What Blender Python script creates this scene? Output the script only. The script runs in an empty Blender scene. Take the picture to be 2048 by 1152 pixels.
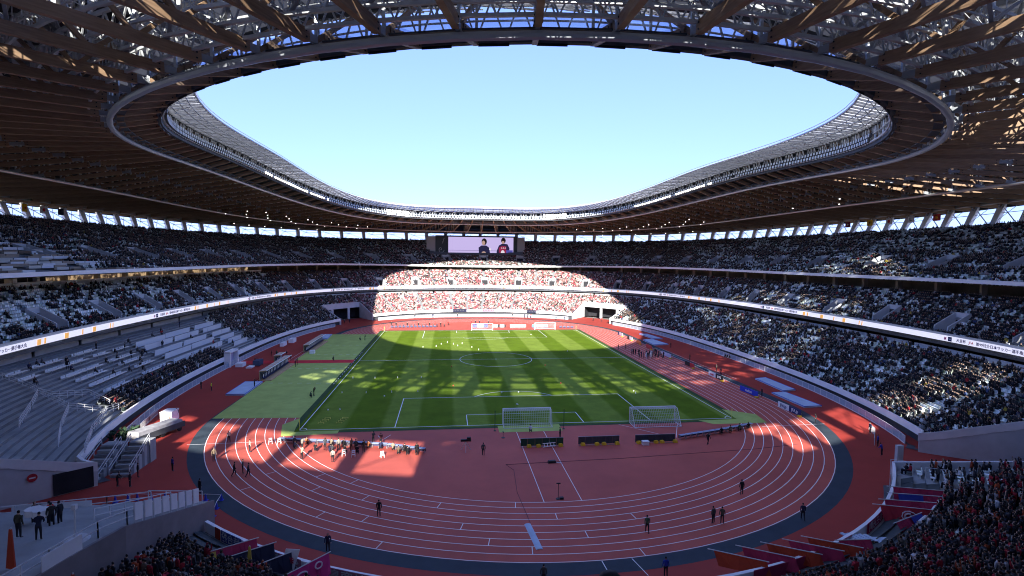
import bpy, math, random
import numpy as np
from mathutils import Vector, Matrix
SC = bpy.context.scene
COL = SC.collection
rng = np.random.default_rng(11); random.seed(11)
R = math.radians

# ------------------------------------------------------------------ camera
CAM = np.array([-12.32, -131.93, 25.85])
cd = bpy.data.cameras.new('camera'); cam = bpy.data.objects.new('camera', cd); COL.objects.link(cam)
yaw, pit, rol = .122794, -.057319, .011012
fw = Vector((math.sin(yaw)*math.cos(pit), math.cos(yaw)*math.cos(pit), math.sin(pit)))
rt = Vector((math.cos(yaw), -math.sin(yaw), 0)); up = rt.cross(fw)
r2 = math.cos(rol)*rt+math.sin(rol)*up; u2 = -math.sin(rol)*rt+math.cos(rol)*up
M = Matrix((r2, u2, -fw)).transposed().to_4x4(); M.translation = Vector(CAM); cam.matrix_world = M
cd.sensor_width = 36; cd.lens = 36*1046.9/2048; cd.clip_start = .2; cd.clip_end = 9000
SC.camera = cam

# ------------------------------------------------------------------ sky, sun, exposure
SUN_EL, SUN_AZ = 25.0, 5.7          # sun stands behind the near end; light travels towards +y, a little to +x
w = bpy.data.worlds.new('World'); SC.world = w; w.use_nodes = True
nt = w.node_tree; bg = nt.nodes['Background']
sky = nt.nodes.new('ShaderNodeTexSky'); sky.sky_type = 'NISHITA'; sky.sun_disc = False
sky.sun_elevation = R(SUN_EL); sky.sun_rotation = R(180+SUN_AZ)
sky.air_density = .92; sky.dust_density = .25; sky.ozone_density = 2.5; sky.altitude = 30
tn = nt.nodes.new('ShaderNodeVectorMath'); tn.operation = 'MULTIPLY'; tn.inputs[1].default_value = (.96, 1.20, 2.3)
gm = nt.nodes.new('ShaderNodeGamma'); gm.inputs[1].default_value = .5
nt.links.new(sky.outputs[0], gm.inputs[0]); nt.links.new(gm.outputs[0], tn.inputs[0]); nt.links.new(tn.outputs[0], bg.inputs[0]); bg.inputs[1].default_value = .098
ld = bpy.data.lights.new('sun', 'SUN'); ld.energy = 4.0; ld.angle = R(.53); ld.color = (1, .955, .88)
sun = bpy.data.objects.new('sun', ld); COL.objects.link(sun)
sd = Vector((math.sin(R(SUN_AZ))*math.cos(R(SUN_EL)), math.cos(R(SUN_AZ))*math.cos(R(SUN_EL)), -math.sin(R(SUN_EL))))
sun.rotation_euler = sd.to_track_quat('-Z', 'Y').to_euler(); sun.location = (-40, -300, 200)
vs = SC.view_settings; vs.view_transform = 'Standard'; vs.look = 'None'; vs.gamma = 1; vs.exposure = 1.92
SC.cycles.pixel_filter_type = 'BLACKMAN_HARRIS'; SC.cycles.filter_width = 1.05
SC.cycles.max_bounces = 6; SC.cycles.diffuse_bounces = 4; SC.cycles.transparent_max_bounces = 12
SC.cycles.glossy_bounces = 2; SC.cycles.transmission_bounces = 4

# ------------------------------------------------------------------ materials
MATS = {}
def mat(name, col, rough=.7, metal=0., var=0., scale=1., emit=0., spec=.3, mode=None, bump=0., glow=False):
    if name in MATS: return MATS[name]
    m = bpy.data.materials.new(name); m.use_nodes = True; n = m.node_tree.nodes; l = m.node_tree.links
    b = n['Principled BSDF']; b.inputs['Roughness'].default_value = rough; b.inputs['Metallic'].default_value = metal
    b.inputs['Specular IOR Level'].default_value = spec
    c4 = (*col, 1); src = None
    if mode == 'obj':
        oi = n.new('ShaderNodeObjectInfo'); src = oi.outputs['Color']
    elif mode == 'inst':
        at = n.new('ShaderNodeAttribute'); at.attribute_type = 'INSTANCER'; at.attribute_name = 'tint'; src = at.outputs['Color']
    if var > 0:
        tc = n.new('ShaderNodeTexCoord'); nz = n.new('ShaderNodeTexNoise'); nz.inputs['Scale'].default_value = scale
        nz.inputs['Detail'].default_value = 6; nz.inputs['Roughness'].default_value = .65
        l.new(tc.outputs['Object'], nz.inputs['Vector'])
        mr = n.new('ShaderNodeMapRange'); mr.inputs['From Min'].default_value = .3; mr.inputs['From Max'].default_value = .7
        mr.inputs['To Min'].default_value = 1-var; mr.inputs['To Max'].default_value = 1+var
        l.new(nz.outputs['Fac'], mr.inputs['Value'])
        mx = n.new('ShaderNodeVectorMath'); mx.operation = 'SCALE'
        if src: l.new(src, mx.inputs[0])
        else: mx.inputs[0].default_value = col
        l.new(mr.outputs[0], mx.inputs['Scale']); src = mx.outputs[0]
        if bump:
            bp = n.new('ShaderNodeBump'); bp.inputs['Strength'].default_value = bump; l.new(nz.outputs['Fac'], bp.inputs['Height']); l.new(bp.outputs[0], b.inputs['Normal'])
    if src: l.new(src, b.inputs['Base Color'])
    else: b.inputs['Base Color'].default_value = (.01, .01, .01, 1) if glow else c4
    if emit:
        b.inputs['Emission Color'].default_value = c4; b.inputs['Emission Strength'].default_value = emit
    MATS[name] = m; return m
def mat_two(name, build):
    if name in MATS: return MATS[name]
    m = bpy.data.materials.new(name); m.use_nodes = True; build(m.node_tree, m.node_tree.nodes['Principled BSDF']); MATS[name] = m; return m

concrete = mat('concrete', (.33, .345, .35), .8, var=.18, scale=.35)
concrete_l = mat('pale_concrete', (.55, .56, .58), .8, var=.12, scale=.4)
white = mat('white_paint', (.86, .86, .87), .5, var=.05, scale=.6)
dark = mat('opening_shade', (.025, .025, .03), .8, var=.3, scale=.5)  # near-black colour stands in for the shade inside openings
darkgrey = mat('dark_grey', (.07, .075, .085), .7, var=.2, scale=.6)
beige = mat('beige_wall', (.36, .31, .25), .8, var=.12, scale=.5)
steel = mat('roof_steel', (.33, .34, .36), .5, metal=.2, var=.2, scale=.8)
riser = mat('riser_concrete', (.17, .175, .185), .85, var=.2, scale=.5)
steel_l = mat('galvanised', (.55, .56, .56), .4, metal=.25, var=.15, scale=1.2)
steel_w = mat('white_steel', (.62, .63, .65), .5, var=.08)
deckm = mat('roof_deck', (.07, .066, .064), .8, var=.25, scale=.4)
rubber = mat('apron_red', (.35, .042, .030), .7, spec=.25, var=.13, scale=.16, bump=.05)
lanes = mat('track_red', (.47, .098, .070), .7, spec=.25, var=.15, scale=.13, bump=.05)
kerbm = mat('kerb_band', (.035, .05, .065), .8, var=.15, scale=.6)
paint = mat('line_paint', (.8, .8, .8), .7, var=.06, scale=2)
turf = mat('artificial_turf', (.40, .48, .13), .95, spec=.05, var=.16, scale=.35)
turfd = mat('dark_turf', (.035, .075, .02), .9, var=.2, scale=.7)
carpet = mat('red_carpet', (.62, .03, .04), .9, var=.08, scale=1.5)
padm = mat('pale_blue_pad', (.45, .55, .68), .7, var=.10, scale=.5)
blackm = mat('black_plastic', (.02, .02, .022), .5)
yellow = mat('yellow_sandbag', (.75, .45, .03), .7, var=.2, scale=3)
blue = mat('blue_board', (.03, .06, .50), .5, var=.05)
navy = mat('navy_board', (.02, .035, .14), .5, var=.05)
orange = mat('orange_led', (.95, .48, .12), .6, emit=.18)
ledm = mat('led_ribbon', (.74, .73, .84), .6, emit=.24)
ledtxt = mat('led_text', (.05, .05, .20), .6)
tan = mat('tan_timber', (.50, .33, .17), .7, var=.2, scale=2)
netm = mat('net_cord', (.7, .7, .7), .8)
skin = mat('skin', (.42, .27, .20), .6)
hair = mat('dark_hair', (.015, .012, .012), .6)
trous = mat('dark_trousers', (.018, .019, .026), .85, var=.3, scale=3)
shoes = mat('shoes', (.10, .10, .11), .6)
jacket = mat('jacket', (1, 1, 1), .8, var=.12, scale=6, mode='obj')
jack_i = mat('crowd_clothes', (1, 1, 1), .85, mode='inst')
seat_i = mat('seat_plastic', (1, 1, 1), .45, mode='inst')
seat_o = mat('seat_shell', (1, 1, 1), .45, mode='obj')
cloth_o = mat('cloth', (1, 1, 1), .8, mode='obj', var=.08, scale=1.5)
lamp = mat('lamp_lit', (1, .97, .9), .4, emit=2.5)
lampoff = mat('lamp_glass', (.55, .62, .70), .3)
greenm = mat('dark_green_board', (.02, .06, .035), .7, var=.1)

def _wood(nt, b):
    n, l = nt.nodes, nt.links
    tc = n.new('ShaderNodeTexCoord'); mp = n.new('ShaderNodeMapping'); mp.inputs['Scale'].default_value = (.5, .5, 5)
    nz = n.new('ShaderNodeTexNoise'); nz.inputs['Scale'].default_value = 1.6; nz.inputs['Detail'].default_value = 7
    l.new(tc.outputs['Object'], mp.inputs[0]); l.new(mp.outputs[0], nz.inputs['Vector'])
    oi = n.new('ShaderNodeObjectInfo'); ad = n.new('ShaderNodeMath'); ad.operation = 'ADD'
    mu = n.new('ShaderNodeMath'); mu.operation = 'MULTIPLY'; mu.inputs[1].default_value = .35; l.new(oi.outputs['Random'], mu.inputs[0])
    l.new(nz.outputs['Fac'], ad.inputs[0]); l.new(mu.outputs[0], ad.inputs[1])
    cr = n.new('ShaderNodeValToRGB'); cr.color_ramp.elements[0].position = .35; cr.color_ramp.elements[0].color = (.20, .115, .066, 1)
    cr.color_ramp.elements[1].position = 1.0; cr.color_ramp.elements[1].color = (.42, .265, .155, 1)
    l.new(ad.outputs[0], cr.inputs[0]); l.new(cr.outputs[0], b.inputs['Base Color']); b.inputs['Roughness'].default_value = .65
wood = mat_two('cedar_larch_timber', _wood)

def _grass(nt, b):
    n, l = nt.nodes, nt.links
    tc = n.new('ShaderNodeTexCoord'); sx = n.new('ShaderNodeSeparateXYZ'); l.new(tc.outputs['Object'], sx.inputs[0])
    nw = n.new('ShaderNodeTexNoise'); nw.inputs['Scale'].default_value = .35; l.new(tc.outputs['Object'], nw.inputs['Vector'])
    a0 = n.new('ShaderNodeMath'); a0.operation = 'MULTIPLY_ADD'; l.new(nw.outputs['Fac'], a0.inputs[0]); a0.inputs[1].default_value = .5; l.new(sx.outputs['X'], a0.inputs[2])
    m1 = n.new('ShaderNodeMath'); m1.operation = 'MULTIPLY'; m1.inputs[1].default_value = math.pi/5.5; l.new(a0.outputs[0], m1.inputs[0])
    s1 = n.new('ShaderNodeMath'); s1.operation = 'SINE'; l.new(m1.outputs[0], s1.inputs[0])
    mr = n.new('ShaderNodeMapRange'); mr.inputs['From Min'].default_value = -.18; mr.inputs['From Max'].default_value = .18; l.new(s1.outputs[0], mr.inputs['Value'])
    nz = n.new('ShaderNodeTexNoise'); nz.inputs['Scale'].default_value = .25; nz.inputs['Detail'].default_value = 10; nz.inputs['Roughness'].default_value = .7; l.new(tc.outputs['Object'], nz.inputs['Vector'])
    mx = n.new('ShaderNodeMix'); mx.data_type = 'RGBA'; mx.inputs['A'].default_value = (.098, .156, .010, 1); mx.inputs['B'].default_value = (.160, .225, .030, 1)
    l.new(mr.outputs[0], mx.inputs['Factor'])
    m2 = n.new('ShaderNodeMapRange'); m2.inputs['From Min'].default_value = .3; m2.inputs['From Max'].default_value = .7; m2.inputs['To Min'].default_value = .78; m2.inputs['To Max'].default_value = 1.22; l.new(nz.outputs['Fac'], m2.inputs['Value'])
    sc = n.new('ShaderNodeVectorMath'); sc.operation = 'SCALE'; l.new(mx.outputs['Result'], sc.inputs[0]); l.new(m2.outputs[0], sc.inputs['Scale'])
    l.new(sc.outputs[0], b.inputs['Base Color']); b.inputs['Roughness'].default_value = .9; b.inputs['Specular IOR Level'].default_value = .05
grass = mat_two('mown_grass', _grass)

def _glass(tr, col):
    def f(nt, b):
        n, l = nt.nodes, nt.links
        t = n.new('ShaderNodeBsdfTransparent'); t.inputs[0].default_value = (*col, 1)
        ms = n.new('ShaderNodeMixShader'); ms.inputs[0].default_value = tr
        b.inputs['Base Color'].default_value = (*col, 1); b.inputs['Roughness'].default_value = .1
        l.new(b.outputs[0], ms.inputs[1]); l.new(t.outputs[0], ms.inputs[2]); l.new(ms.outputs[0], n['Material Output'].inputs[0])
    return f
skyglass = mat_two('skylight_glass', _glass(.92, (.95, .97, .98)))
navyglass = mat_two('dark_soffit_glass', _glass(.85, (.78, .82, .9)))
fenceglass = mat_two('fence_glass', _glass(.35, (.50, .62, .72)))
def _frit(nt, b):
    n, l = nt.nodes, nt.links
    t = n.new('ShaderNodeBsdfTranslucent'); t.inputs[0].default_value = (.80, .80, .78, 1)
    ms = n.new('ShaderNodeMixShader'); ms.inputs[0].default_value = .8
    b.inputs['Base Color'].default_value = (.6, .6, .6, 1)
    l.new(b.outputs[0], ms.inputs[1]); l.new(t.outputs[0], ms.inputs[2]); l.new(ms.outputs[0], n['Material Output'].inputs[0])
fritted = mat_two('fritted_glass', _frit)
def _frit2(nt, b):
    _frit(nt, b)
    for n in nt.nodes:
        if n.type == 'BSDF_TRANSLUCENT': n.inputs[0].default_value = (.26, .26, .26, 1)
    b.inputs['Base Color'].default_value = (.3, .3, .3, 1)
fritted2 = mat_two('dark_fritted_glass', _frit2)  # darker, less translucent version of the fritted glass
def _gold(nt, b):
    n, l = nt.nodes, nt.links
    tc = n.new('ShaderNodeTexCoord'); nz = n.new('ShaderNodeTexNoise'); nz.inputs['Scale'].default_value = .8; nz.inputs['Detail'].default_value = 8
    l.new(tc.outputs['Object'], nz.inputs['Vector'])
    cr = n.new('ShaderNodeValToRGB'); cr.color_ramp.elements[0].position = .45; cr.color_ramp.elements[0].color = (.05, .03, .02, 1)
    cr.color_ramp.elements[1].position = .6; cr.color_ramp.elements[1].color = (.70, .48, .26, 1); l.new(nz.outputs['Fac'], cr.inputs[0])
    l.new(cr.outputs[0], b.inputs['Base Color']); l.new(cr.outputs[0], b.inputs['Emission Color']); b.inputs['Emission Strength'].default_value = .2; b.inputs['Roughness'].default_value = .3
goldm = mat_two('lit_lounge_window', _gold)

# ------------------------------------------------------------------ mesh helpers
class MB:
    def __init__(s): s.v = []; s.f = []; s.m = []
    def q(s, *p, mi=0):
        i = len(s.v); s.v += [tuple(map(float, x)) for x in p]; s.f.append(tuple(range(i, i+len(p)))); s.m.append(mi)
    def hexa(s, b, t, mi=0):
        i = len(s.v); s.v += [tuple(map(float, x)) for x in (*b, *t)]
        for f in ((3, 2, 1, 0), (4, 5, 6, 7), (0, 1, 5, 4), (1, 2, 6, 5), (2, 3, 7, 6), (3, 0, 4, 7)):
            s.f.append(tuple(i+k for k in f)); s.m.append(mi)
    def box(s, c, d, rz=0, mi=0, taper=1.):
        c = np.array(c, float); x, y, z = np.array(d)/2; co, si = math.cos(rz), math.sin(rz)
        def P(a, b, e, k): return c+np.array([(a*co-b*si)*k, (a*si+b*co)*k, e])
        s.hexa([P(-x, -y, -z, 1), P(x, -y, -z, 1), P(x, y, -z, 1), P(-x, y, -z, 1)], [P(-x, -y, z, taper), P(x, -y, z, taper), P(x, y, z, taper), P(-x, y, z, taper)], mi)
    def beam(s, p, q, w, h, mi=0, upv=(0, 0, 1)):
        p = np.array(p, float); q = np.array(q, float); d = q-p; L = np.linalg.norm(d)
        if L < 1e-6: return
        d /= L; u = np.array(upv, float); sd = np.cross(d, u)
        if np.linalg.norm(sd) < 1e-3: sd = np.cross(d, (1, 0, 0))
        sd /= np.linalg.norm(sd); u = np.cross(sd, d); a = sd*w/2; b = u*h/2
        s.hexa([p-a-b, p+a-b, p+a+b, p-a+b], [q-a-b, q+a-b, q+a+b, q-a+b], mi)
    def tube(s, pts, r, n=6, mi=0, closed=False):
        P = np.array(pts, float); N = len(P); rings = []
        for k in range(N):
            if closed: d = P[(k+1) % N]-P[k-1]
            else: d = P[min(k+1, N-1)]-P[max(k-1, 0)]
            d = d/max(1e-9, np.linalg.norm(d)); a = np.cross(d, (0, 0, 1))
            if np.linalg.norm(a) < 1e-3: a = np.array([1., 0, 0])
            a /= np.linalg.norm(a); b = np.cross(a, d); i = len(s.v)
            for j in range(n):
                t = 2*math.pi*j/n; s.v.append(tuple(P[k]+r*(math.cos(t)*a+math.sin(t)*b)))
            rings.append(i)
        for k in range(N if closed else N-1):
            a, b = rings[k], rings[(k+1) % N]
            for j in range(n):
                s.f.append((a+j, a+(j+1) % n, b+(j+1) % n, b+j)); s.m.append(mi)
        if not closed:
            s.f.append(tuple(rings[0]+j for j in range(n))); s.m.append(mi); s.f.append(tuple(rings[-1]+j for j in range(n))[::-1]); s.m.append(mi)
    def disc(s, c, r, n=12, z=None, mi=0):
        s.q(*[(c[0]+r*math.cos(2*math.pi*k/n), c[1]+r*math.sin(2*math.pi*k/n), c[2]) for k in range(n)], mi=mi)
    def cone(s, c, r0, r1, h, n=10, mi=0):
        i = len(s.v)
        for r, z in ((r0, 0), (r1, h)):
            for k in range(n): s.v.append((c[0]+r*math.cos(2*math.pi*k/n), c[1]+r*math.sin(2*math.pi*k/n), c[2]+z))
        for k in range(n): s.f.append((i+k, i+(k+1) % n, i+n+(k+1) % n, i+n+k)); s.m.append(mi)
        s.f.append(tuple(i+n+k for k in range(n))); s.m.append(mi); s.f.append(tuple(i+k for k in range(n))[::-1]); s.m.append(mi)
    def sphere(s, c, r, n=8, m=6, mi=0, sc=(1, 1, 1)):
        i = len(s.v)
        for a in range(m+1):
            t = math.pi*a/m
            for k in range(n):
                p = 2*math.pi*k/n; s.v.append((c[0]+r*sc[0]*math.sin(t)*math.cos(p), c[1]+r*sc[1]*math.sin(t)*math.sin(p), c[2]+r*sc[2]*math.cos(t)))
        for a in range(m):
            for k in range(n): s.f.append((i+a*n+k, i+(a+1)*n+k, i+(a+1)*n+(k+1) % n, i+a*n+(k+1) % n)); s.m.append(mi)
    def mesh(s, name, mats):
        me = bpy.data.meshes.new(name); me.from_pydata(s.v, [], s.f)
        for m in (mats if isinstance(mats, (list, tuple)) else [mats]): me.materials.append(m)
        if max(s.m, default=0): me.polygons.foreach_set('material_index', s.m)
        me.validate(); me.update(); return me
    def obj(s, name, mats, parent=None, **kw): return link(name, s.mesh(name, mats), parent, **kw)
def link(name, me, parent=None, loc=None, rz=0, color=None, **props):
    o = bpy.data.objects.new(name, me); COL.objects.link(o)
    if parent: o.parent = parent
    if loc is not None: o.location = loc
    if rz: o.rotation_euler = (0, 0, rz)
    if color is not None: o.color = (*color[:3], 1)
    for k, v in props.items(): o[k] = v
    return o
def thing(name, label, cat, loc=(0, 0, 0), rz=0, group=None):
    o = link(name, None, None, loc, rz); o['label'] = label; o['category'] = cat
    if group: o['group'] = group
    return o
def tag(o, label, cat, group=None):
    o['label'] = label; o['category'] = cat
    if group: o['group'] = group
    return o
def dup(root, loc, rz=0, label=None):
    r = root.copy(); COL.objects.link(r); r.location = loc; r.rotation_euler = (0, 0, rz)
    if label: r['label'] = label
    for ch in list(root.children):
        c = ch.copy(); COL.objects.link(c); c.parent = r
        for g in ch.children:
            d = g.copy(); COL.objects.link(d); d.parent = c
    return r
def grid_mesh(P, name, m, parent=None, **kw):
    """P: (rows, cols, 3) array -> one sheet"""
    r, c = P.shape[:2]; v = P.reshape(-1, 3).tolist()
    f = [(i*c+j, i*c+j+1, (i+1)*c+j+1, (i+1)*c+j) for i in range(r-1) for j in range(c-1)]
    me = bpy.data.meshes.new(name); me.from_pydata(v, [], f); me.materials.append(m); me.update()
    return link(name, me, parent, **kw)
TXT = {}
def text_mesh(s, size, mt, bold=0.0):
    cu = bpy.data.curves.new('t', 'FONT'); cu.body = s; cu.size = size; cu.align_x = 'CENTER'; cu.align_y = 'CENTER'; cu.offset = bold; cu.resolution_u = 2; cu.extrude = .012
    o = bpy.data.objects.new('t', cu); COL.objects.link(o); bpy.context.view_layer.update()
    dg = bpy.context.evaluated_depsgraph_get(); me = bpy.data.meshes.new_from_object(o.evaluated_get(dg))
    bpy.data.objects.remove(o); bpy.data.curves.remove(cu)
    me.materials.clear(); me.materials.append(mt); return me

# ------------------------------------------------------------------ plan curves of the bowl: a, b_far, b_near, exponent, cx, z, z cos2, z cos4, z sin
RG = dict(
 fence=(61.9, 95.6, 97.6, 2.7, -.2, 0, 0, 0, 0, 2.05, 0), para=(62.7, 96.6, 98.9, 2.8, -.3, 2.6, -.35, .2, 0, 2.05, .55),
 low_f=(63.4, 97.3, 99.6, 2.8, -.3, 1.7, -.35, .2, 0, 2.05, .75), low_r=(81.5, 115, 115.5, 3.0, 1, 8.8, 0, 0, 0, 2.5, 0),
 midp=(78.3, 113.7, 116, 3.3, 1.9, 12.36, .05, .3, 0, 3.3, 0), mid_f=(79.0, 114.4, 116.7, 3.3, 1.9, 11.4, .05, .3, 0, 3.3, 0), mid_r=(91.5, 128, 128, 3.1, 1, 19.2, 0, 0, 0, 3.1, 0),
 upp=(82.2, 124.7, 128.6, 2.85, 3.6, 22.5, .4, -.2, 0, 2.85, 0), up_f=(82.9, 125.4, 129.3, 2.85, 3.6, 21.6, .4, -.2, 0, 2.85, 0), up_r=(118.5, 147, 146, 3.1, -3.4, 34.2, .15, -.1, 0, 2.05, 0),
 eave=(121.5, 149.3, 147.6, 3.0, -3.2, 38.6, 0, 0, 0, 2.05, 2.0), A=(115, 145.2, 143, 2.97, -2.2, 38.9, .24, .36, 0, 2.1, 1.8), B=(90, 120, 120, 3.2, -.5, 39.7, 1.1, 0, 0, 3.2, 0),
 C=(66.27, 99.62, 99.62, 2.11, .51, 42.04, 2.34, .87, .38, 2.11, 0), D=(61.32, 93.18, 93.18, 2.19, .77, 43.46, 2.45, 1.01, .05, 2.19, 0), T=(52.4, 88.9, 88.9, 2.64, 0, 47.33, 1.44, .72, 0, 2.64, 0))
def lerp_ring(A, B, t): return tuple(a+(b-a)*t for a, b in zip(RG[A] if isinstance(A, str) else A, RG[B] if isinstance(B, str) else B))
def ring(k, th):
    a, bf, bn, n, cx, z, z1, z2, z3, nn, nz = RG[k] if isinstance(k, str) else k
    c, s = np.cos(th), np.sin(th)
    n = n+(nn-n)*np.clip((-s-.62)/.1, 0, 1) if nn < 2.6 and a < 85 else n+(nn-n)*np.clip((-s-.05)/.5, 0, 1)
    r = (np.abs(c)**n+np.abs(s)**n)**(-1/n)
    return np.stack([cx+a*r*c, np.where(s >= 0, bf, bn)*r*s, z+z1*np.cos(2*th)+z2*np.cos(4*th)+z3*s+nz*(np.clip((-s-.6)/.1, 0, 1) if a < 85 else np.clip(-s*2, 0, 1))], -1)
def th_of(k, p):
    a, bf, bn, n, cx = (RG[k] if isinstance(k, str) else k)[:5]
    return np.arctan2(p[..., 1]/np.where(p[..., 1] >= 0, bf, bn), (p[..., 0]-cx)/a)
def equal_th(k, N, off=0.):
    t = np.linspace(0, 2*np.pi, 4001); P = ring(k, t)[:, :2]; L = np.concatenate([[0], np.cumsum(np.linalg.norm(np.diff(P, axis=0), axis=1))])
    return np.interp((np.arange(N)+off)/N*L[-1], L, t)
def hit(k, p, n, lo, hi):
    K = RG[k] if isinstance(k, str) else k; a, bf, bn, e0, cx = K[:5]
    lo = np.full(len(p), float(lo)); hi = np.full(len(p), float(hi))
    for _ in range(40):
        m = (lo+hi)/2; q = p[:, :2]+n*m[:, None]
        s_ = np.sin(th_of(K, np.concatenate([q, q[:, :1]], 1))); e = e0+(K[9]-e0)*(np.clip((-s_-.62)/.1, 0, 1) if K[9] < 2.6 and a < 85 else np.clip((-s_-.05)/.5, 0, 1))
        g = np.abs((q[:, 0]-cx)/a)**e+np.abs(q[:, 1]/np.where(q[:, 1] >= 0, bf, bn))**e-1
        hi = np.where(g > 0, m, hi); lo = np.where(g > 0, lo, m)
    q = p[:, :2]+n*lo[:, None]; return ring(k, th_of(k, q))*np.array([0, 0, 1])+np.concatenate([q, np.zeros((len(q), 1))], 1)
NC = 216                                            # cells round the bowl
THC = equal_th('mid_f', NC+0)
THE = np.concatenate([THC, [THC[0]+2*np.pi]])
def fine(sub):
    i = np.arange(NC*sub+1)/sub; return np.interp(i, np.arange(NC+1), THE)
# ------------------------------------------------------------------ ground, track, pitch
def sheet(name, pts, z, m, **kw):
    b = MB(); b.q(*[(x, y, z) for x, y in pts]); return b.obj(name, m, kind='structure', **kw)
def strips(name, lines, z, wd, m, parent=None):
    b = MB()
    for pts, closed in lines:
        P = np.array(pts, float); N = len(P)
        d = (np.roll(P, -1, 0)-np.roll(P, 1, 0)) if closed else np.gradient(P, axis=0)
        d /= np.linalg.norm(d, axis=1)[:, None]; nrm = np.stack([-d[:, 1], d[:, 0]], 1)*wd/2
        A, B = P+nrm, P-nrm
        for k in range(N if closed else N-1):
            j = (k+1) % N; b.q((*A[k], z), (*B[k], z), (*B[j], z), (*A[j], z))
    return b.obj(name, m, parent, kind='structure')
g = MB(); g.q((-4000, -4000, -.6), (4000, -4000, -.6), (4000, 4000, -.6), (-4000, 4000, -.6)); g.obj('ground', mat('outer_ground', (.22, .22, .21), .9, var=.2, scale=.02), kind='structure')
ap = ring(lerp_ring('para', 'low_f', 14.), np.linspace(0, 2*np.pi, 145)[:-1])
sheet('apron', ap[:, :2], 0, rubber)
def oval(r, n=64):
    t = np.linspace(0, np.pi, n); a = np.stack([r*np.cos(t), 42.2+r*np.sin(t)], 1); return np.concatenate([a, -a])
def ovalband(name, r0, r1, z, m):
    A, B = oval(r0), oval(r1); b = MB(); N = len(A)
    for k in range(N): j = (k+1) % N; b.q((*A[k], z), (*B[k], z), (*B[j], z), (*A[j], z))
    return b.obj(name, m, kind='structure')
sheet('track', oval(47.55), .008, lanes)
ovalband('kerb_band', 47.55, 49.4, .006, kerbm)
strips('lane_lines', [(oval(36.5+1.22*k), True) for k in range(10)], .014, .085, paint)
# stagger and relay marks on the near bend, start lines on the straights
mk = []
for k, degs in enumerate([(232, 262, 285), (225, 250, 300), (238, 268, 318), (229, 279, 308), (218, 255, 292), (242, 271, 312), (236, 259, 301), (221, 264, 325), (247, 276, 297)]):
    for dgr in degs[:2]:
        t = R(dgr); c = np.array([math.cos(t), math.sin(t)]); o = np.array([0, -42.2]); mk.append((np.array([o+c*(36.5+1.22*k), o+c*(36.5+1.22*(k+1))]), False))
for y in (-58.6,): pass
mk += [(np.array([(-2.05, -56.1), (-2.05, -78.7)]), False), (np.array([(2.05, -56.1), (2.05, -78.7)]), False),
       (np.array([(.9, -89.8), (1.0, -92.3)]), False), (np.array([(3.6, -89.7), (4.1, -92.2)]), False),
       (np.array([(36.5, -57), (47.4, -56.6)]), False), (np.array([(14, -53.6), (20.5, -60.6)]), False), (np.array([(24, -54), (20.8, -60.6)]), False),
       (np.array([(-22.2, -55.9), (-21.4, -57.6)]), False), (np.array([(-20.4, -55.7), (-21.2, -57.5)]), False), (np.array([(-47.4, -57.3), (-38.0, -57.0)]), False)]
for x in (48.3, 49.6): mk.append((np.array([(x+.8, -26), (x-.2, 14)]), False))
for x in (-49.9, -51.2): mk.append((np.array([(x, -22), (x, 30)]), False))
strips('track_marks', mk, .016, .08, paint)
sheet('dark_turf_surround', [(-35.6, -54), (35.6, -54), (35.6, 54), (-35.6, 54)], .018, turfd)
sheet('artificial_turf', [(-49.1, -45.5), (-35.55, -46.2), (-35.55, 45.2), (-50.0, 45.6)], .020, turf)
sheet('turf_corner', [(-37.3, -49.6), (-35.5, -46.4), (-34.6, -53.2), (-28.2, -53.0), (-28.2, -54.4), (-35.9, -55)], .022, turf)
sheet('turf_corner', [(35.0, -47.5), (39.3, -50.8), (38.5, -55.2), (29.5, -55.2), (27.9, -53.2), (34.6, -53.0)], .022, turf)
sheet('turf_corner', [(-4.6, -53), (5.0, -53), (5.0, -56.1), (-4.6, -56.1)], .021, turf)
sheet('pitch', [(-34.6, -53.1), (34.6, -53.1), (34.6, 53.1), (-34.6, 53.1)], .026, grass)
sheet('carpet', [(-62.3, -1.8), (-35.2, -2.3), (-35.2, 1.6), (-62.3, 1.8)], .028, carpet)
arc = lambda cx, cy, r, a, b, n=40: np.stack([cx+r*np.cos(np.linspace(R(a), R(b), n)), cy+r*np.sin(np.linspace(R(a), R(b), n))], 1)
L = [(np.array([(-34, -52.5), (34, -52.5)]), 0), (np.array([(34, -52.5), (34, 52.5)]), 0), (np.array([(34, 52.5), (-34, 52.5)]), 0), (np.array([(-34, 52.5), (-34, -52.5)]), 0), (np.array([(-34, 0), (34, 0)]), 0), (arc(0, 0, 9.15, 0, 360, 90)[:-1], 1), (arc(0, 0, .2, 0, 360, 12)[:-1], 1)]
for s in (-1, 1):
    y = 52.5*s
    for hw, dp in ((20.16, 16.5), (9.16, 5.5)):
        L += [(np.array([(-hw, y), (-hw, y-s*dp)]), 0), (np.array([(-hw, y-s*dp), (hw, y-s*dp)]), 0), (np.array([(hw, y-s*dp), (hw, y)]), 0)]
    L += [(arc(0, y-s*11, 9.15, *((37, 143) if s < 0 else (217, 323))), 0), (arc(0, y-s*11, .18, 0, 360, 12)[:-1], 1)]
    for x in (-34, 34):
        a0 = {(-1, -34): 0, (-1, 34): 90, (1, 34): 180, (1, -34): 270}[(s, x)]; L.append((arc(x, y, 1, a0, a0+90, 10), 0))
strips('pitch_lines', L, .034, .12, paint)
dl = []
for y0, y1 in ((-22.1, -23.2), (-7.9, -9.3), (9.9, 8.2), (24.1, 23.2)):
    for k in range(7): x = -48.2+k*1.9; dl.append((np.array([(x, y0+(y1-y0)*k/7), (x+.9, y0+(y1-y0)*k/7)]), 0))
dl += [(np.array([(-35.1, y), (-35.1, y+.8)]), 0) for y in np.arange(-24, 12, 2.2)]
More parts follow.
